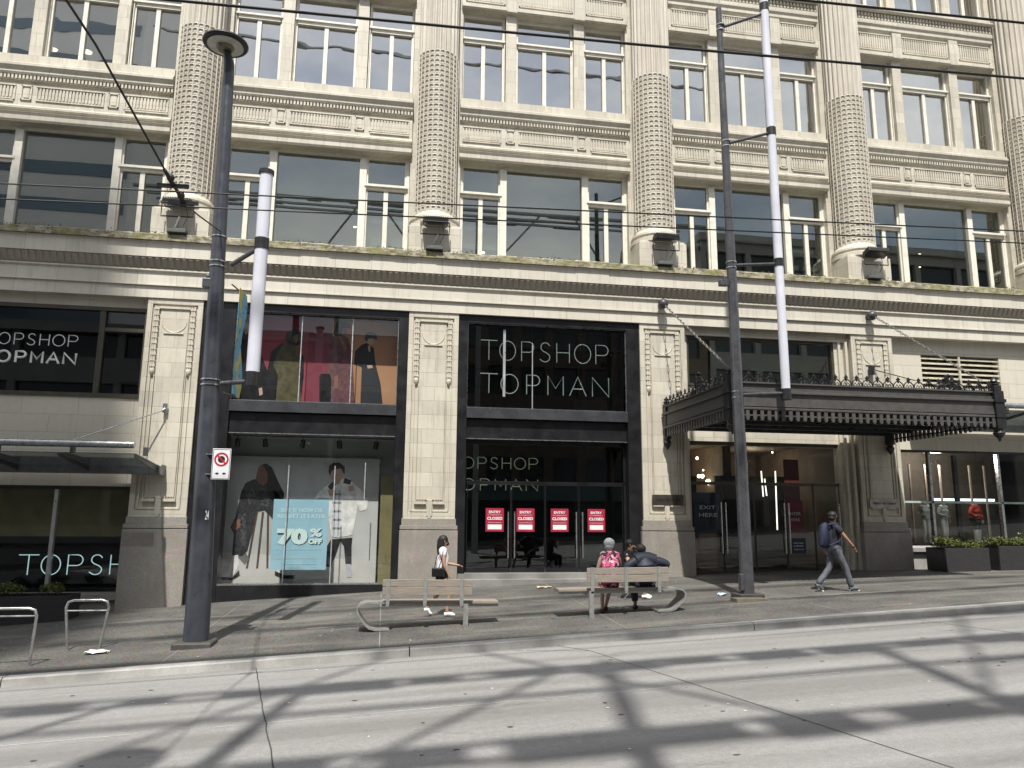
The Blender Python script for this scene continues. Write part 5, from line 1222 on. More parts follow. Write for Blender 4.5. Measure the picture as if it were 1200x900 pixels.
def shrub(lab, x0, x1, y0, y1, z0, h, n, seed, grp=None):
    rr = random.Random(seed); t = thing('shrub', lab, 'shrub', ((x0 + x1) / 2, (y0 + y1) / 2, z0)); m = MB(); st = MB(); bumps = [(rr.uniform(x0, x1), rr.uniform(.5, 1.0)) for _ in range(6)]
    for i in range(n):
        x = rr.uniform(x0 - .04, x1 + .04); y = rr.uniform(y0 - .08, y1); hh = max(max(0, 1 - abs(x - bx_) / .28) * bh for bx_, bh in bumps) * h + .05
        z = z0 + hh * rr.uniform(.25, 1.0) ** .6; s = rr.uniform(.018, .04); a = rr.uniform(0, 6.28); b = rr.uniform(-.6, 1.1)
        u = Vector((math.cos(a) * math.cos(b), math.sin(a) * math.cos(b), math.sin(b))); w = u.cross(Vector((rr.uniform(-1, 1), rr.uniform(-1, 1), 1))).normalized()
        c = Vector((x, y, z)); m.add([c - u * s, c + w * s * .45, c + u * s, c - w * s * .45], [(0, 1, 2, 3)])
        if i % 14 == 0: st.tube([(x * .9 + (x0 + x1) * .05, (y0 + y1) / 2, z0 - .05), c], .004, 4)
    m.build('foliage', LEAF, t); st.build('stems', plain('brown_twig', (.07, .05, .03), .8), t)
planter('black wooden planter box standing nearest the main entrance under the right shop window', 15.66, 17.05, 19.2, 20.0, gz(16.3, 19.6) + .0, 1.21)
planter('black wooden planter box at the right edge of the picture', 17.42, 18.9, 19.25, 20.05, gz(18, 19.6), 1.27)
planter('black wooden planter box under the far left window', -9.6, -7.12, 19.2, 20.0, -.55, .11)
shrub('yellow-green shrub filling the planter nearest the main entrance', 15.75, 17.0, 19.3, 19.9, 1.12, .42, 3200, 3)
shrub('yellow-green shrub in the planter at the right edge', 17.5, 18.85, 19.35, 19.95, 1.18, .46, 3000, 4)
shrub('small dark shrub in the planter under the far left window', -9.5, -8.3, 19.3, 19.9, .04, .34, 1600, 5)
shrub('tiny upright shrub at the right end of the far left planter', -7.75, -7.45, 19.4, 19.8, .04, .34, 420, 6)

# litter
def crumple(name, lab, c, w, d, h, mat, seed):
    rr = random.Random(seed); m = MB(); n = 6; vs = []
    for j in range(n):
        for i in range(n):
            x = c[0] + (i / (n - 1) - .5) * w * rr.uniform(.8, 1.1); y = c[1] + (j / (n - 1) - .5) * d * rr.uniform(.8, 1.1); vs.append((x, y, c[2] + rr.random() * h))
    m.add(vs, [(j * n + i, j * n + i + 1, (j + 1) * n + i + 1, (j + 1) * n + i) for j in range(n - 1) for i in range(n - 1)])
    return tag(m.build(name, mat, None, True, loc=c), lab, 'litter')
WP = plain('white_paper', (.55, .55, .53), .7, 0, .05)
crumple('paper_sheet', 'crumpled white paper sheet on the pavement beside the bike racks', (-4.78, 14.45, -.37), .38, .24, .05, WP, 1)
crumple('cardboard_scrap', 'tan cardboard scrap lying before the black doors', (4.10, 19.3, gz(4.1, 19.3) + .01), .36, .14, .05, plain('tan_cardboard', (.55, .43, .30), .8), 2)
crumple('paper_cup_scrap', 'small blue and white litter beside the slim dark pole', (7.55, 16.3, gz(7.5, 16.3) + .01), .20, .10, .06, plain('blue_white_litter', (.45, .60, .72), .6), 3)

# ------------------------------------------------------------------ people
def skinned(nodes, edges, rad, sub=2):
    """nodes: dict name->world Vector; returns (verts, faces) of a skinned, subdivided surface"""
    names = []
    for a, b in edges:
        for k_ in (a, b):
            if k_ not in names: names.append(k_)
    me = bpy.data.meshes.new('tmp'); me.from_pydata([tuple(nodes[k_]) for k_ in names], [(names.index(a), names.index(b)) for a, b in edges], [])
    o = bpy.data.objects.new('tmp', me); C.objects.link(o)
    md = o.modifiers.new('s', 'SKIN'); md.use_smooth_shade = True; md.branch_smoothing = .3
    for i, k_ in enumerate(names):
        r = rad[k_]; sv = me.skin_vertices[0].data[i]; sv.radius = (r, r); sv.use_root = (i == 0)
    sb = o.modifiers.new('u', 'SUBSURF'); sb.levels = sub; sb.render_levels = sub
    dg = bpy.context.evaluated_depsgraph_get(); ev = bpy.data.meshes.new_from_object(o.evaluated_get(dg))
    vs = [tuple(v.co) for v in ev.vertices]; fs = [tuple(p.vertices) for p in ev.polygons]
    bpy.data.objects.remove(o); bpy.data.meshes.remove(ev); return vs, fs
def figure(name, lab, cat, loc, th, J, R, skinm, cloth, extra=None, hand_dir=None, group=None, face=True, dummy=False):
    t = thing(name, lab, cat, loc, group); Fv = Vector((math.cos(th), math.sin(th), 0)); Sv = Vector((math.sin(th), -math.cos(th), 0)); U = Vector((0, 0, 1))
    T = lambda p: Vector(loc) + Fv * p[0] + Sv * p[1] + U * p[2]
    J = dict(J); J['cln'] = tuple(J['che'][i] + (J['nek'][i] - J['che'][i]) * .72 for i in range(3))
    nd = {k_: T(v) for k_, v in J.items()}
    E0 = [('pel', 'wai'), ('wai', 'che'), ('che', 'nek'), ('nek', 'hd1'), ('hd1', 'hd2'), ('hd2', 'hd3')]
    for s in 'LR': E0 += [('che', 'sh' + s), ('sh' + s, 'el' + s), ('el' + s, 'wr' + s), ('wr' + s, 'ha' + s), ('pel', 'hi' + s), ('hi' + s, 'kn' + s), ('kn' + s, 'an' + s), ('an' + s, 'to' + s)]
    base = dict(pel=.115, wai=.105, che=.12, nek=.050, hd1=.070, hd2=.088, hd3=.066, shL=.055, shR=.055, elL=.037, elR=.037, wrL=.024, wrR=.024, haL=.026, haR=.026, hiL=.085, hiR=.085, knL=.055, knR=.055, anL=.036, anR=.036, toL=.032, toR=.032)
    base.update(R or {}); base['shL'] += .006; base['shR'] += .006
    vs, fs = skinned(nd, E0, base); mb = MB(); mb.add(vs, fs)
    # nose, ears, eyes sockets
    hd = nd['hd2']; look = (T(tuple(a + b for a, b in zip(J['hd2'], J.get('look', (1, 0, 0))))) - hd).normalized(); side = look.cross(U).normalized()
    if face:
        mb.tube([hd + look * .075 + U * .02, hd + look * .112 - U * .015, hd + look * .085 - U * .028], [.010, .014, .009], 6)
        for s in (-1, 1): mb.ball(tuple(hd + side * s * .088 - U * .0), .012, .016, .026, 8, 6)
        mb.ball(tuple(hd + look * .086 - U * .052), .016, .016, .008, 8, 5)
    # fingers
    for s in 'LR':
        h = nd['ha' + s]; d = (h - nd['wr' + s]).normalized(); a = d.cross(Vector((0, 0, 1)) if abs(d.z) < .8 else Fv).normalized(); b = d.cross(a)
        for k_, ln in enumerate((.055, .065, .06, .048)):
            p = h + a * (k_ - 1.5) * .015; mb.tube([p, p + d * ln * .6 + b * .006, p + d * ln + b * .022], [.0085, .0078, .006], 6)
        p = h - a * .025 - d * .03; mb.tube([p, p - a * .022 + d * .025, p - a * .024 + d * .05 + b * .01], [.011, .009, .007], 6)
    mb.build('body', skinm, t, True)
    if face:
        m = MB()
        for s in (-1, 1): m.ball(tuple(hd + look * .079 + side * s * .032 + U * .012), .011, .011, .008, 8, 6)
        m.build('eyes', plain('dark_eyes', (.02, .015, .012), .3), t, True)
    for nm, ed, grow, mat in cloth:
        rr = {}
        for k_ in set(sum([list(e) for e in ed], [])):
            g = grow.get(k_, grow.get('*', .012)) if isinstance(grow, dict) else grow
            rr[k_] = (base.get(k_, .05) if k_ != 'cln' else .062) + g
        nd2 = dict(nd)
        ed2 = []
        for e in ed:
            ed2.append(e)
        vs, fs = skinned(nd2, ed2, rr); m = MB(); m.add(vs, fs)
        if ('che', 'cln') in ed2:
            g = rr['che'] - base['che']; a_, b_, c_ = nd['shL'], nd['shR'], nd['cln']; w_ = base['shL'] + g
            m.tube([a_ + (a_ - c_) * .12, a_, a_ * .5 + c_ * .5 + U * .012, c_ + U * .0, b_ * .5 + c_ * .5 + U * .012, b_, b_ + (b_ - c_) * .12], [w_ * .6, w_ * 1.05, w_ * 1.15, w_ * 1.22, w_ * 1.15, w_ * 1.05, w_ * .6], 14)
            low_ = nd['pel'] + (nd['wai'] - nd['pel']) * .15; pr_ = max(rr['pel'], base['pel'] + .022)
            m.tube([low_, nd['wai'], nd['che'], c_], [pr_, max(rr['wai'], pr_ * .93), rr['che'] * 1.08, w_ * 1.2], 16)
        m.build(nm, mat, t, True)
    if extra: extra(t, nd, T, look, side)
    return t
def mid(J, a, b, f): return tuple(J[a][i] + (J[b][i] - J[a][i]) * f for i in range(3))
SK1 = plain('light_brown_skin', (.42, .24, .16), .5, 0, .08, 12, 0); SK2 = plain('tan_skin', (.34, .19, .12), .5, 0, .08, 12, 0); SK3 = plain('pale_skin', (.55, .36, .28), .5, 0, .08, 12, 0)
HBLK = plain('black_hair', (.010, .009, .009), .62, 0, .5, 60, .8); HGREY = plain('grey_hair', (.33, .34, .35), .5, 0, .45, 40, .4)
WTEE = plain('white_cotton', (.72, .72, .74), .7, 0, .08, 9, .1); BLEA = plain('black_leather', (.012, .012, .013), .3, 0, .3, 20, .1); SHOE = plain('white_trainer', (.74, .74, .74), .5, 0, .05)
NAVYT = plain('dark_navy_cotton', (.014, .016, .026), .75, 0, .3, 12, .1); JEAN = plain('grey_denim', (.10, .11, .13), .75, 0, .45, 9, .2); BPK = plain('blue_backpack_fabric', (.010, .016, .042), .75, 0, .3, 14, .1); JACK = plain('navy_jacket', (.014, .017, .035), .65, 0, .35, 11, .2)
m_, nt_, o_ = newmat('pink_floral_cloth'); v1 = noise(nt_, pos(nt_), 9, 3, .6); v2 = noise(nt_, pos(nt_, (1, 1, 1.3)), 13, 2, .5)
cc = mixc(nt_, ramp(nt_, v1, .46, .50), (.015, .010, .018), (.62, .07, .20)); cc = mixc(nt_, ramp(nt_, v2, .54, .58), cc, (.78, .48, .56)); bsdf(nt_, o_, cc, .7); FLOR = m_
TORSO = [('pel', 'wai'), ('wai', 'che'), ('che', 'shL'), ('che', 'shR'), ('che', 'cln')]
LEGS = [('pel', 'hiL'), ('hiL', 'knL'), ('pel', 'hiR'), ('hiR', 'knR')]
def shoes(t, nd, mat, s_='LR', k=1.0):
    for s in s_:
        a = nd['an' + s]; b = nd['to' + s]; m = MB(); d = (b - a); d.z = 0; d.normalize() if d.length > 1e-4 else None
        h = a + Vector((0, 0, -.01)); m.tube([h - d * .05 - Vector((0, 0, .025)), h + d * .02 - Vector((0, 0, .01)), b - d * .02 + Vector((0, 0, .005)), b + d * .03 - Vector((0, 0, .005))], [.040 * k, .047 * k, .042 * k, .025 * k], 10)
        m.build('shoe', mat, t, True)
def walkJ(H, hipf=0):
    s = H / 1.70
    J = dict(pel=(0, 0, .93), wai=(.0, 0, 1.07), che=(.015, 0, 1.25), nek=(.01, 0, 1.42), hd1=(.03, 0, 1.50), hd2=(.035, 0, 1.575), hd3=(.02, 0, 1.63),
             shL=(0, -.165, 1.36), shR=(0, .165, 1.36), hiL=(0, -.085, .88), hiR=(0, .085, .88))
    return J, s
# --- walking woman
J, s = walkJ(1.62)
J.update(elL=(.10, -.19, 1.10), wrL=(.34, -.18, 1.06), haL=(.41, -.18, 1.05), elR=(.03, .20, 1.09), wrR=(.13, .19, .88), haR=(.16, .19, .81),
         knR=(.17, .085, .47), anR=(.12, .085, .08), toR=(.26, .085, .035), knL=(-.05, -.085, .48), anL=(-.30, -.085, .16), toL=(-.22, -.085, .05), look=(1, -.1, -.05))
J = {k_: tuple(c * s for c in v) if k_ != 'look' else v for k_, v in J.items()}
J['slL'] = mid(J, 'shL', 'elL', .45); J['slR'] = mid(J, 'shR', 'elR', .45); J['thL'] = mid(J, 'hiL', 'knL', .35); J['thR'] = mid(J, 'hiR', 'knR', .35)
def ex(t, nd, T, look, side):
    m = MB(); h = nd['hd2']; m.ball(tuple(h - look * .022 + Vector((0, 0, .035))), .102, .10, .098, 16, 12)
    m.tube([h - look * .045 + Vector((0, 0, .03)), h - look * .07 - Vector((0, 0, .12)), h - look * .06 - Vector((0, 0, .27)), h - look * .05 - Vector((0, 0, .31))], [.095, .085, .075, .045], 14); m.build('hair', HBLK, t, True)
    m = MB(); m.ball(tuple(h + look * .065 - Vector((0, 0, .045))), .045, .052, .042, 12, 8); m.build('face_mask', BLEA, t, True)
    m = MB(); c = T((-.08, .19, .93)); m.box(c.x - .14, c.x + .10, c.y - .045, c.y + .045, c.z - .13, c.z + .05); m.build('bag', BLEA, t, bevel=.02)
    m = MB(); m.tube([nd['shR'] + Vector((.0, -.05, .04)), T((-.01, .20, 1.2)), c + Vector((0, -.03, .05))], .009, 6); m.tube([nd['shR'] + Vector((0, 0, .05)), T((-.12, .1, 1.2)), c + Vector((-.08, .05, .05))], .009, 6); m.build('bag_strap', BLEA, t, True)
    shoes(t, nd, SHOE)
figure('person', 'woman in white tee shirt and black shorts with face mask walking behind the empty bench', 'person', (1.22, 15.9, gz(1.22, 15.9)), 0, J, dict(che=.105, pel=.105, wai=.085, haL=.02, haR=.02), SK1,
       [('shirt', TORSO + [('shL', 'slL'), ('shR', 'slR')], {'*': .014, 'slL': .012, 'slR': .012, 'pel': -.005}, WTEE), ('shorts', [('pel', 'hiL'), ('hiL', 'thL'), ('pel', 'hiR'), ('hiR', 'thR')], {'*': .016, 'thL': .045, 'thR': .045}, BLEA)], ex)
# --- walking man with backpack
J, s = walkJ(1.80)
J.update(elR=(.17, .22, 1.13), wrR=(.33, .23, .94), haR=(.37, .23, .88), elL=(-.16, -.22, 1.10), wrL=(-.08, -.25, .88), haL=(-.04, -.25, .82),
         knR=(.20, .09, .50), anR=(.31, .09, .09), toR=(.45, .09, .06), knL=(-.06, -.09, .49), anL=(-.36, -.09, .14), toL=(-.27, -.09, .045), look=(1, -.5, .05))
J = {k_: tuple(c * s for c in v) if k_ != 'look' else v for k_, v in J.items()}
J['slL'] = mid(J, 'shL', 'elL', .6); J['slR'] = mid(J, 'shR', 'elR', .6); J['caL'] = mid(J, 'knL', 'anL', 1.02); J['caR'] = mid(J, 'knR', 'anR', 1.02)
def ex(t, nd, T, look, side):
    m = MB(); h = nd['hd2']; m.ball(tuple(h - look * .02 + Vector((0, 0, .035))), .105, .105, .09, 16, 12); m.ball(tuple(h - look * .045 - Vector((0, 0, .03))), .085, .085, .07, 14, 10); m.build('hair', HBLK, t, True)
    m = MB(); m.ball(tuple(h + look * .045 - Vector((0, 0, .07))), .058, .058, .045, 12, 8); m.build('beard', HBLK, t, True)
    m = MB(); c = T((-.225, 0, 1.24)); m.tube([c + Vector((.02, 0, -.26)), c + Vector((-.02, 0, -.20)), c, c + Vector((.03, 0, .2)), c + Vector((.08, 0, .27))], [.06, .105, .115, .10, .05], 14); m.build('backpack', BPK, t, True)
    m = MB()
    for q in (-1, 1): m.tube([T((-.18, q * .13, 1.48)), T((.02, q * .15, 1.52)), T((.13, q * .15, 1.36)), T((.06, q * .17, 1.12)), T((-.16, q * .13, 1.02))], .022, 8)
    m.build('strap', BPK, t, True)
    m = MB(); w = nd['wrR']; m.tube([w + Vector((-.004, 0, .012)), w + Vector((.006, 0, -.012))], .034, 12); m.build('watch', BLEA, t, True)
    shoes(t, nd, plain('navy_white_trainer', (.10, .11, .14), .6), k=1.1)
    m = MB()
    for q in 'LR':
        a = nd['an' + q]; b = nd['to' + q]; d = (b - a).normalized(); m.tube([a - d * .05 + Vector((0, 0, -.055)), b + d * .03 + Vector((0, 0, -.035))], [.03, .028], 8)
    m.build('shoe_sole', SHOE, t, True)
figure('person', 'bearded man with blue backpack and grey jeans striding past the main entrance', 'person', (10.15, 15.97, gz(10.15, 15.97)), 0, J, dict(che=.135, pel=.12, wai=.12, hiL=.10, hiR=.10, knL=.065, knR=.065), SK2,
       [('shirt', TORSO + [('shL', 'slL'), ('shR', 'slR')], {'*': .02, 'slL': .022, 'slR': .022}, NAVYT), ('jeans', LEGS + [('knL', 'caL'), ('knR', 'caR')], {'*': .012, 'caL': .022, 'caR': .022, 'knL': .006, 'knR': .006}, JEAN)], ex)
# --- seated woman, back to the camera
J = dict(pel=(.0, 0, .62), wai=(-.02, 0, .80), che=(-.02, 0, 1.02), nek=(.0, 0, 1.20), hd1=(.03, 0, 1.28), hd2=(.04, 0, 1.365), hd3=(.03, 0, 1.42), shL=(-.01, -.17, 1.13), shR=(-.01, .17, 1.13),
         elL=(.02, -.24, .88), wrL=(.22, -.18, .74), haL=(.28, -.16, .72), elR=(.10, .23, .90), wrR=(.34, .20, .98), haR=(.40, .19, 1.0), hiL=(.04, -.10, .58), hiR=(.04, .10, .58),
         knL=(.40, -.09, .56), knR=(.42, .10, .56), anL=(.22, -.12, .09), toL=(.34, -.12, .04), anR=(.40, -.02, .12), toR=(.52, -.02, .05), look=(1, .15, -.1))
def ex(t, nd, T, look, side):
    m = MB(); h = nd['hd2']; m.ball(tuple(h - look * .02 + Vector((0, 0, .025))), .112, .112, .108, 18, 12); m.ball(tuple(h - look * .05 - Vector((0, 0, .04))), .09, .08, .08, 14, 10); m.build('hair', HGREY, t, True)
    shoes(t, nd, plain('brown_sandal', (.10, .05, .035), .5))
figure('person', 'grey-haired woman in pink floral dress sitting on the right bench with her back turned', 'person', (4.50, 14.82, gz(4.5, 14.82) - .02), math.pi / 2 - .1, J, dict(che=.13, pel=.14, wai=.13, hd2=.085, hiL=.09, hiR=.09), SK3,
       [('dress', TORSO + [('pel', 'hiL'), ('hiL', 'knL'), ('pel', 'hiR'), ('hiR', 'knR')], {'*': .022, 'shL': .012, 'shR': .012, 'knL': .05, 'knR': .05, 'hiL': .03, 'hiR': .03}, FLOR)], ex)
# --- seated man, back to the camera, elbows spread on the backrest
J = dict(pel=(.02, 0, .60), wai=(-.04, 0, .74), che=(-.07, -.02, .93), nek=(-.04, -.04, 1.08), hd1=(.0, -.05, 1.13), hd2=(.02, -.06, 1.20), hd3=(.01, -.06, 1.25), shL=(-.08, -.21, 1.00), shR=(-.08, .21, 1.00),
         elL=(-.10, -.42, .86), wrL=(.14, -.36, .80), haL=(.20, -.34, .78), elR=(-.12, .47, .94), wrR=(-.04, .33, .80), haR=(.0, .28, .78), hiL=(.06, -.10, .57), hiR=(.06, .10, .57),
         knL=(.46, -.08, .58), knR=(.44, .04, .66), anL=(.22, -.12, .10), toL=(.30, -.12, .04), anR=(.50, -.28, .40), toR=(.56, -.36, .36), look=(1, -.2, -.2))
def ex(t, nd, T, look, side):
    m = MB(); h = nd['hd2']; m.ball(tuple(h - look * .018 + Vector((0, 0, .03))), .105, .105, .09, 16, 12); m.build('hair', plain('short_dark_hair', (.022, .016, .014), .6, 0, .4, 40), t, True)
    shoes(t, nd, BLEA)
J['slL'] = mid(J, 'elL', 'wrL', .85); J['slR'] = mid(J, 'elR', 'wrR', .85); J['caL'] = mid(J, 'knL', 'anL', .9); J['caR'] = mid(J, 'knR', 'anR', .85)
figure('person', 'man in navy jacket sitting on the right bench with elbows spread over its back', 'person', (5.22, 14.84, gz(5.22, 14.84)), math.pi / 2, J, dict(che=.17, pel=.15, wai=.155, shL=.085, shR=.085, elL=.06, elR=.06, hiL=.10, hiR=.10, knL=.07, knR=.07), SK2,
       [('jacket', TORSO + [('shL', 'elL'), ('elL', 'slL'), ('shR', 'elR'), ('elR', 'slR')], {'*': .028, 'slL': .03, 'slR': .03}, JACK), ('trousers', LEGS + [('knL', 'caL'), ('knR', 'caR')], {'*': .018, 'caL': .025, 'caR': .025}, NAVYT)], ex)
# --- woman with phone, sitting on a folding stool in front of the couple
th = -.55
J = dict(pel=(0, 0, .52), wai=(.0, 0, .68), che=(.01, 0, .87), nek=(.03, 0, 1.03), hd1=(.06, 0, 1.10), hd2=(.07, 0, 1.175), hd3=(.06, 0, 1.23), shL=(0, -.16, .97), shR=(0, .16, .97),
         elL=(.12, -.20, .76), wrL=(.30, -.07, .92), haL=(.35, -.04, .97), elR=(.08, .22, .74), wrR=(.27, .10, .88), haR=(.33, .06, .93), hiL=(.04, -.09, .49), hiR=(.04, .09, .49),
         knL=(.40, -.10, .50), knR=(.40, .10, .50), anL=(.36, -.10, .09), toL=(.47, -.10, .04), anR=(.38, .10, .09), toR=(.49, .10, .04), look=(1, 0, -.35))
J['slL'] = mid(J, 'shL', 'elL', .5); J['slR'] = mid(J, 'shR', 'elR', .5); J['caL'] = mid(J, 'knL', 'anL', .8); J['caR'] = mid(J, 'knR', 'anR', .8)
def ex(t, nd, T, look, side):
    m = MB(); h = nd['hd2']; m.ball(tuple(h - look * .03 + Vector((0, 0, .03))), .105, .105, .10, 16, 12); m.ball(tuple(h - look * .10 + Vector((0, 0, .02))), .06, .06, .06, 10, 8); m.build('hair', HBLK, t, True)
    m = MB(); m.ball(tuple(h + look * .06 - Vector((0, 0, .035))), .048, .048, .042, 12, 8); m.build('face_mask', BLEA, t, True)
    m = MB()
    for q in (-1, 1): m.tube([T((-.01, q * .06, 1.02)), T((.13, q * .04, .92)), T((.15, 0, .78))], .007, 5)
    m.build('lanyard', plain('tan_lanyard', (.5, .33, .2), .6), t, True)
    shoes(t, nd, SHOE)
L3 = (5.52, 16.75, gz(5.52, 16.75))
figure('person', 'woman in black top and face mask looking at her phone beyond the seated couple', 'person', L3, th, J, dict(che=.11, pel=.115, wai=.095), SK1,
       [('top', TORSO + [('shL', 'slL'), ('shR', 'slR')], {'*': .014}, BLEA), ('trousers', LEGS + [('knL', 'caL'), ('knR', 'caR')], {'*': .015, 'caL': .02, 'caR': .02}, NAVYT)], ex)
Fv = Vector((math.cos(th), math.sin(th), 0)); Sv = Vector((math.sin(th), -math.cos(th), 0)); c = Vector(L3) + Fv * .37 + Vector((0, 0, 1.0))
m = MB(); m.obox(c, Sv, Fv * .5 + Vector((0, 0, 1)), Fv - Vector((0, 0, .5)), .07, .14, .008); tag(m.build('phone', BLEA, None, bevel=.003, loc=tuple(c)), 'black phone held by the woman in the black top', 'phone')
t = thing('folding_stool', 'low folding stool under the woman with the phone', 'stool', L3)
m = MB(); m.box(L3[0] - .2, L3[0] + .2, L3[1] - .18, L3[1] + .18, L3[2] + .36, L3[2] + .40); m.build('seat', plain('black_canvas', (.02, .02, .02), .8), t, bevel=.01)
for a_ in (-1, 1):
    for b_ in (-1, 1): m = MB(); m.tube([(L3[0] + a_ * .17, L3[1] + b_ * .15, L3[2] + .37), (L3[0] - a_ * .17, L3[1] + b_ * .17, L3[2])], .011, 8); m.build('leg', STEEL, t, True)

# --- mannequins in the right shop window
MAN_W = plain('pale_mannequin', (.55, .53, .50), .45, 0, .1, 8); REDJ = plain('red_jacket', (.45, .04, .02), .6, 0, .2, 8)
for px, th_, lab, kind in ((1086, -1.9, 'pale mannequin in light clothes leftmost in the right shop window', 0), (1107, -1.4, 'pale mannequin in light clothes just left of the red-jacketed one', 0), (1145, -1.5, 'mannequin in a red jacket in the right shop window', 1)):
    p = at(px, 620, 21.5); J, s = walkJ(1.5)
    J.update(elL=(-.02, -.24, 1.12), wrL=(.08, -.20, .92), haL=(.1, -.2, .86), elR=(.0, .26, 1.14), wrR=(.12, .12, 1.08), haR=(.16, .08, 1.1), knL=(.02, -.09, .48), anL=(-.04, -.1, .08), toL=(.08, -.1, .04), knR=(.08, .10, .48), anR=(.10, .14, .08), toR=(.22, .15, .04))
    J = {k_: tuple(c * s * .92 for c in v) for k_, v in J.items()}
    J['slL'] = mid(J, 'elL', 'wrL', .8); J['slR'] = mid(J, 'elR', 'wrR', .8)
    figure('mannequin', lab, 'mannequin', (p.x, 21.5, 1.26), th_, J, dict(hd2=.075, pel=.10, wai=.085), MAN_W,
           [('jacket' if kind else 'top', TORSO + [('shL', 'elL'), ('elL', 'slL'), ('shR', 'elR'), ('elR', 'slR')], {'*': .03 if kind else .015}, REDJ if kind else plain('pale_linen', (.45, .46, .43), .7))] + ([] if not kind else [('trousers', LEGS, {'*': .015}, BLEA)]), None, face=False)


# ------------------------------------------------------------------ across the street (seen in the glass, and shading the left of the facade)
CONC = plain('grey_concrete_cladding', (.30, .29, .275), .7, 0, .15, .7); CONC2 = plain('brown_brick_cladding', (.16, .12, .09), .8, 0, .3, 1.2)
GLF = plain('dark_facade_glass', (.035, .045, .055), .12, 0, .4, .3, 0); TEAL = plain('teal_fascia_glass', (.10, .16, .17), .15, 0, .3, .4, 0)
def block(name, lab, x0, x1, y1, depth, h, fh, wall, ww, slab=.5):
    t = thing(name, lab, 'building', ((x0 + x1) / 2, y1 - depth / 2, 0)); y0 = y1 - depth
    m = MB(); m.box(x0, x1, y0, y1 - .4, -4, h); n = int(h / fh)
    for k in range(n + 1): m.box(x0, x1, y1 - .4, y1, k * fh - .1, k * fh + slab + .9 if k else slab + .2)
    nb = int((x1 - x0) / ww); w = (x1 - x0) / nb
    for i in range(nb + 1): xx = min(x0 + i * w, x1 - .5); m.box(xx, xx + .5, y1 - .38, y1 + .02, 0, h)
    m.box(x0 - .2, x1 + .2, y0, y1 + .3, h, h + .7); m.build('wall', wall, t)
    m = MB(); m.box(x0 + .3, x1 - .3, y1 - .399, y1 - .35, 0, h); m.build('window_band', GLF, t)
    return t
block('office_building', 'low grey concrete building across the street with wide window bands', -34, 1.5, -16, 20, 15, 3.8, CONC, 6.2, .9)
t = thing('office_building', 'low brown building with a teal glass fascia across the street', 'building', (12, -24, 0))
m = MB(); m.box(1.7, 26, -36, -16.3, -4, 21)
for k in range(6):
    m.box(1.7, 26, -16.3, -16, k * 3.6 + 3, k * 3.6 + 4.3)
for i in range(10): m.box(1.7 + i * 2.65, 2.4 + i * 2.65, -16.32, -15.98, 4.3, 21)
m.box(1.5, 26.2, -36, -15.7, 21, 21.8); m.build('wall', CONC2, t)
m = MB(); m.box(2, 25.8, -16.31, -16.25, 0, 21); m.build('window_band', GLF, t)
m = MB(); m.box(1.9, 25.9, -16.25, -15.6, 3.2, 4.6); m.build('fascia', TEAL, t)
block('office_building', 'pale stone building further along across the street', 26.5, 60, -16, 20, 26, 3.6, CONC, 4.1)
block('office_building', 'pale stone building far to the left across the street', -70, -35, -16, 20, 24, 3.6, CONC, 4.4)
# tower whose edge shades the left end of the facade
t = thing('tower', 'tall grey tower across the street to the left', 'building', (-30, -30, 0))
m = MB(); m.exty([(-58, -4), (-24.0, -4), (-24.0, 58), (-20.5, 74), (-17.0, 96), (-58, 96)], -38, -26); m.build('wall', plain('white_tower_panel', (.74, .75, .76), .6, 0, .06, .4), t)
m = MB()
for k in range(24):
    z = 4 + 3.5 * k; xr = -24.3; m.box(-57.5, xr, -25.99, -25.93, z, z + 1.2)
m.build('window_band', plain('blue_tower_glass', (.18, .24, .30), .1, 0, .15, .1, 0), t)
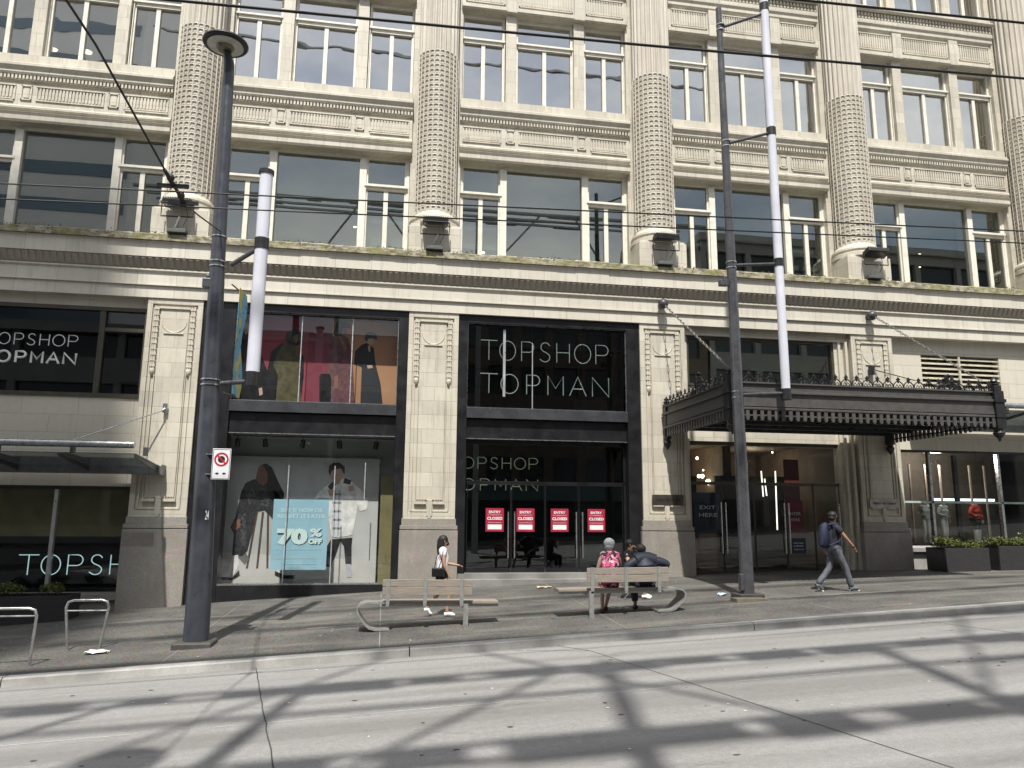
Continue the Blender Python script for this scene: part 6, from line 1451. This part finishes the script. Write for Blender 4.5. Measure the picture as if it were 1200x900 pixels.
# unseen gantry added to throw shadow bands on the road; near-pavement lamp beside it
GANT = plain('shadow_gantry_paint', (.42, .43, .44), .5, .2, .2, 3)
def gantry(lab, posts, beams):
    t = thing('shadow_gantry', lab, 'gantry', (posts[0][0], posts[0][1], 0), 'unseen gantries added for road shadows')
    for x, y, h, r in posts:
        m = MB(); m.tube([(x, y, zk(x) - .2), (x, y, h * .5), (x, y, h)], [r, r * .85, r * .7], 14); m.build('post', GANT, t, True)
    for (x0, x1, y, z, w, pitch, seed) in beams:
        rr = random.Random(seed); m = MB(); c = .10; m.box(x0, x1, y - w / 2, y - w / 2 + c, z, z + .12); m.box(x0, x1, y + w / 2 - c, y + w / 2, z, z + .12)
        x = x0; k = 0
        while x < x1 - pitch:
            f = rr.uniform(.45, .85); m.box(x, x + pitch * f, y - w / 2 + c, y + w / 2 - c, z + .02, z + .08)
            if rr.random() < .35: m.box(x - .1, x + pitch * f + .15, y - w / 2 - .10, y + w / 2 + .10, z - .03, z)
            x += pitch; k += 1
        m.build('beam', GANT, t)
gantry('unseen steel gantry added to cast lattice shadow bands across the road', ((-2.9, 1.75, 16.2, .16), (5.05, -.75, 19.9, .18), (.75, -1.3, 22.4, .19)),
       ((-14, 18, -1.35, 15.75, .62, 1.35, 3), (-14, 18, 1.75, 16.2, .45, 1.25, 4), (-14, 20, 2.1, 19.4, .26, 1.15, 5), (-14, 18, -1.9, 20.4, .16, 2.2, 6), (-14, 18, -.2, 20.0, .12, 1.9, 8), (-14, 20, 1.2, 25.5, .16, 1.7, 10), (-14, 20, 1.0, 29.5, .14, 1.5, 11)))
m = MB(); m.tube([(9.9, -1.5, 15.6), (7.6, 1.7, 16.2)], .08, 10); m.tube([(9.9, -1.5, 15.6), (12.6, 1.7, 16.2)], .08, 10); m.tube([(4.6, -1.5, 15.7), (8.4, 2.1, 19.4)], .06, 10); m.tube([(-5.5, -1.5, 15.7), (-2.0, 2.1, 19.4)], .06, 10); m.tube([(2.9, -1.5, 15.7), (-.8, 2.1, 19.4)], .06, 10); m.tube([(14.5, -1.5, 15.7), (10.5, 2.1, 19.4)], .06, 10); m.tube([(-2.2, -1.5, 15.6), (.6, 1.7, 16.2)], .07, 10); m.tube([(-7.5, -1.5, 15.6), (-5.2, 1.75, 16.2)], .08, 10)
tag(m.build('shadow_gantry_brace', GANT, None, loc=(7, 0, 16)), 'unseen diagonal braces added to the gantry for slanting road shadows', 'brace')  # braces added so that diagonal shadows cross the bands
lampcopy = dup(bpy.data.objects['street_lamp'], (-.35, -12.45, 0), None, 'second street lamp on the near pavement to the left of the photographer')
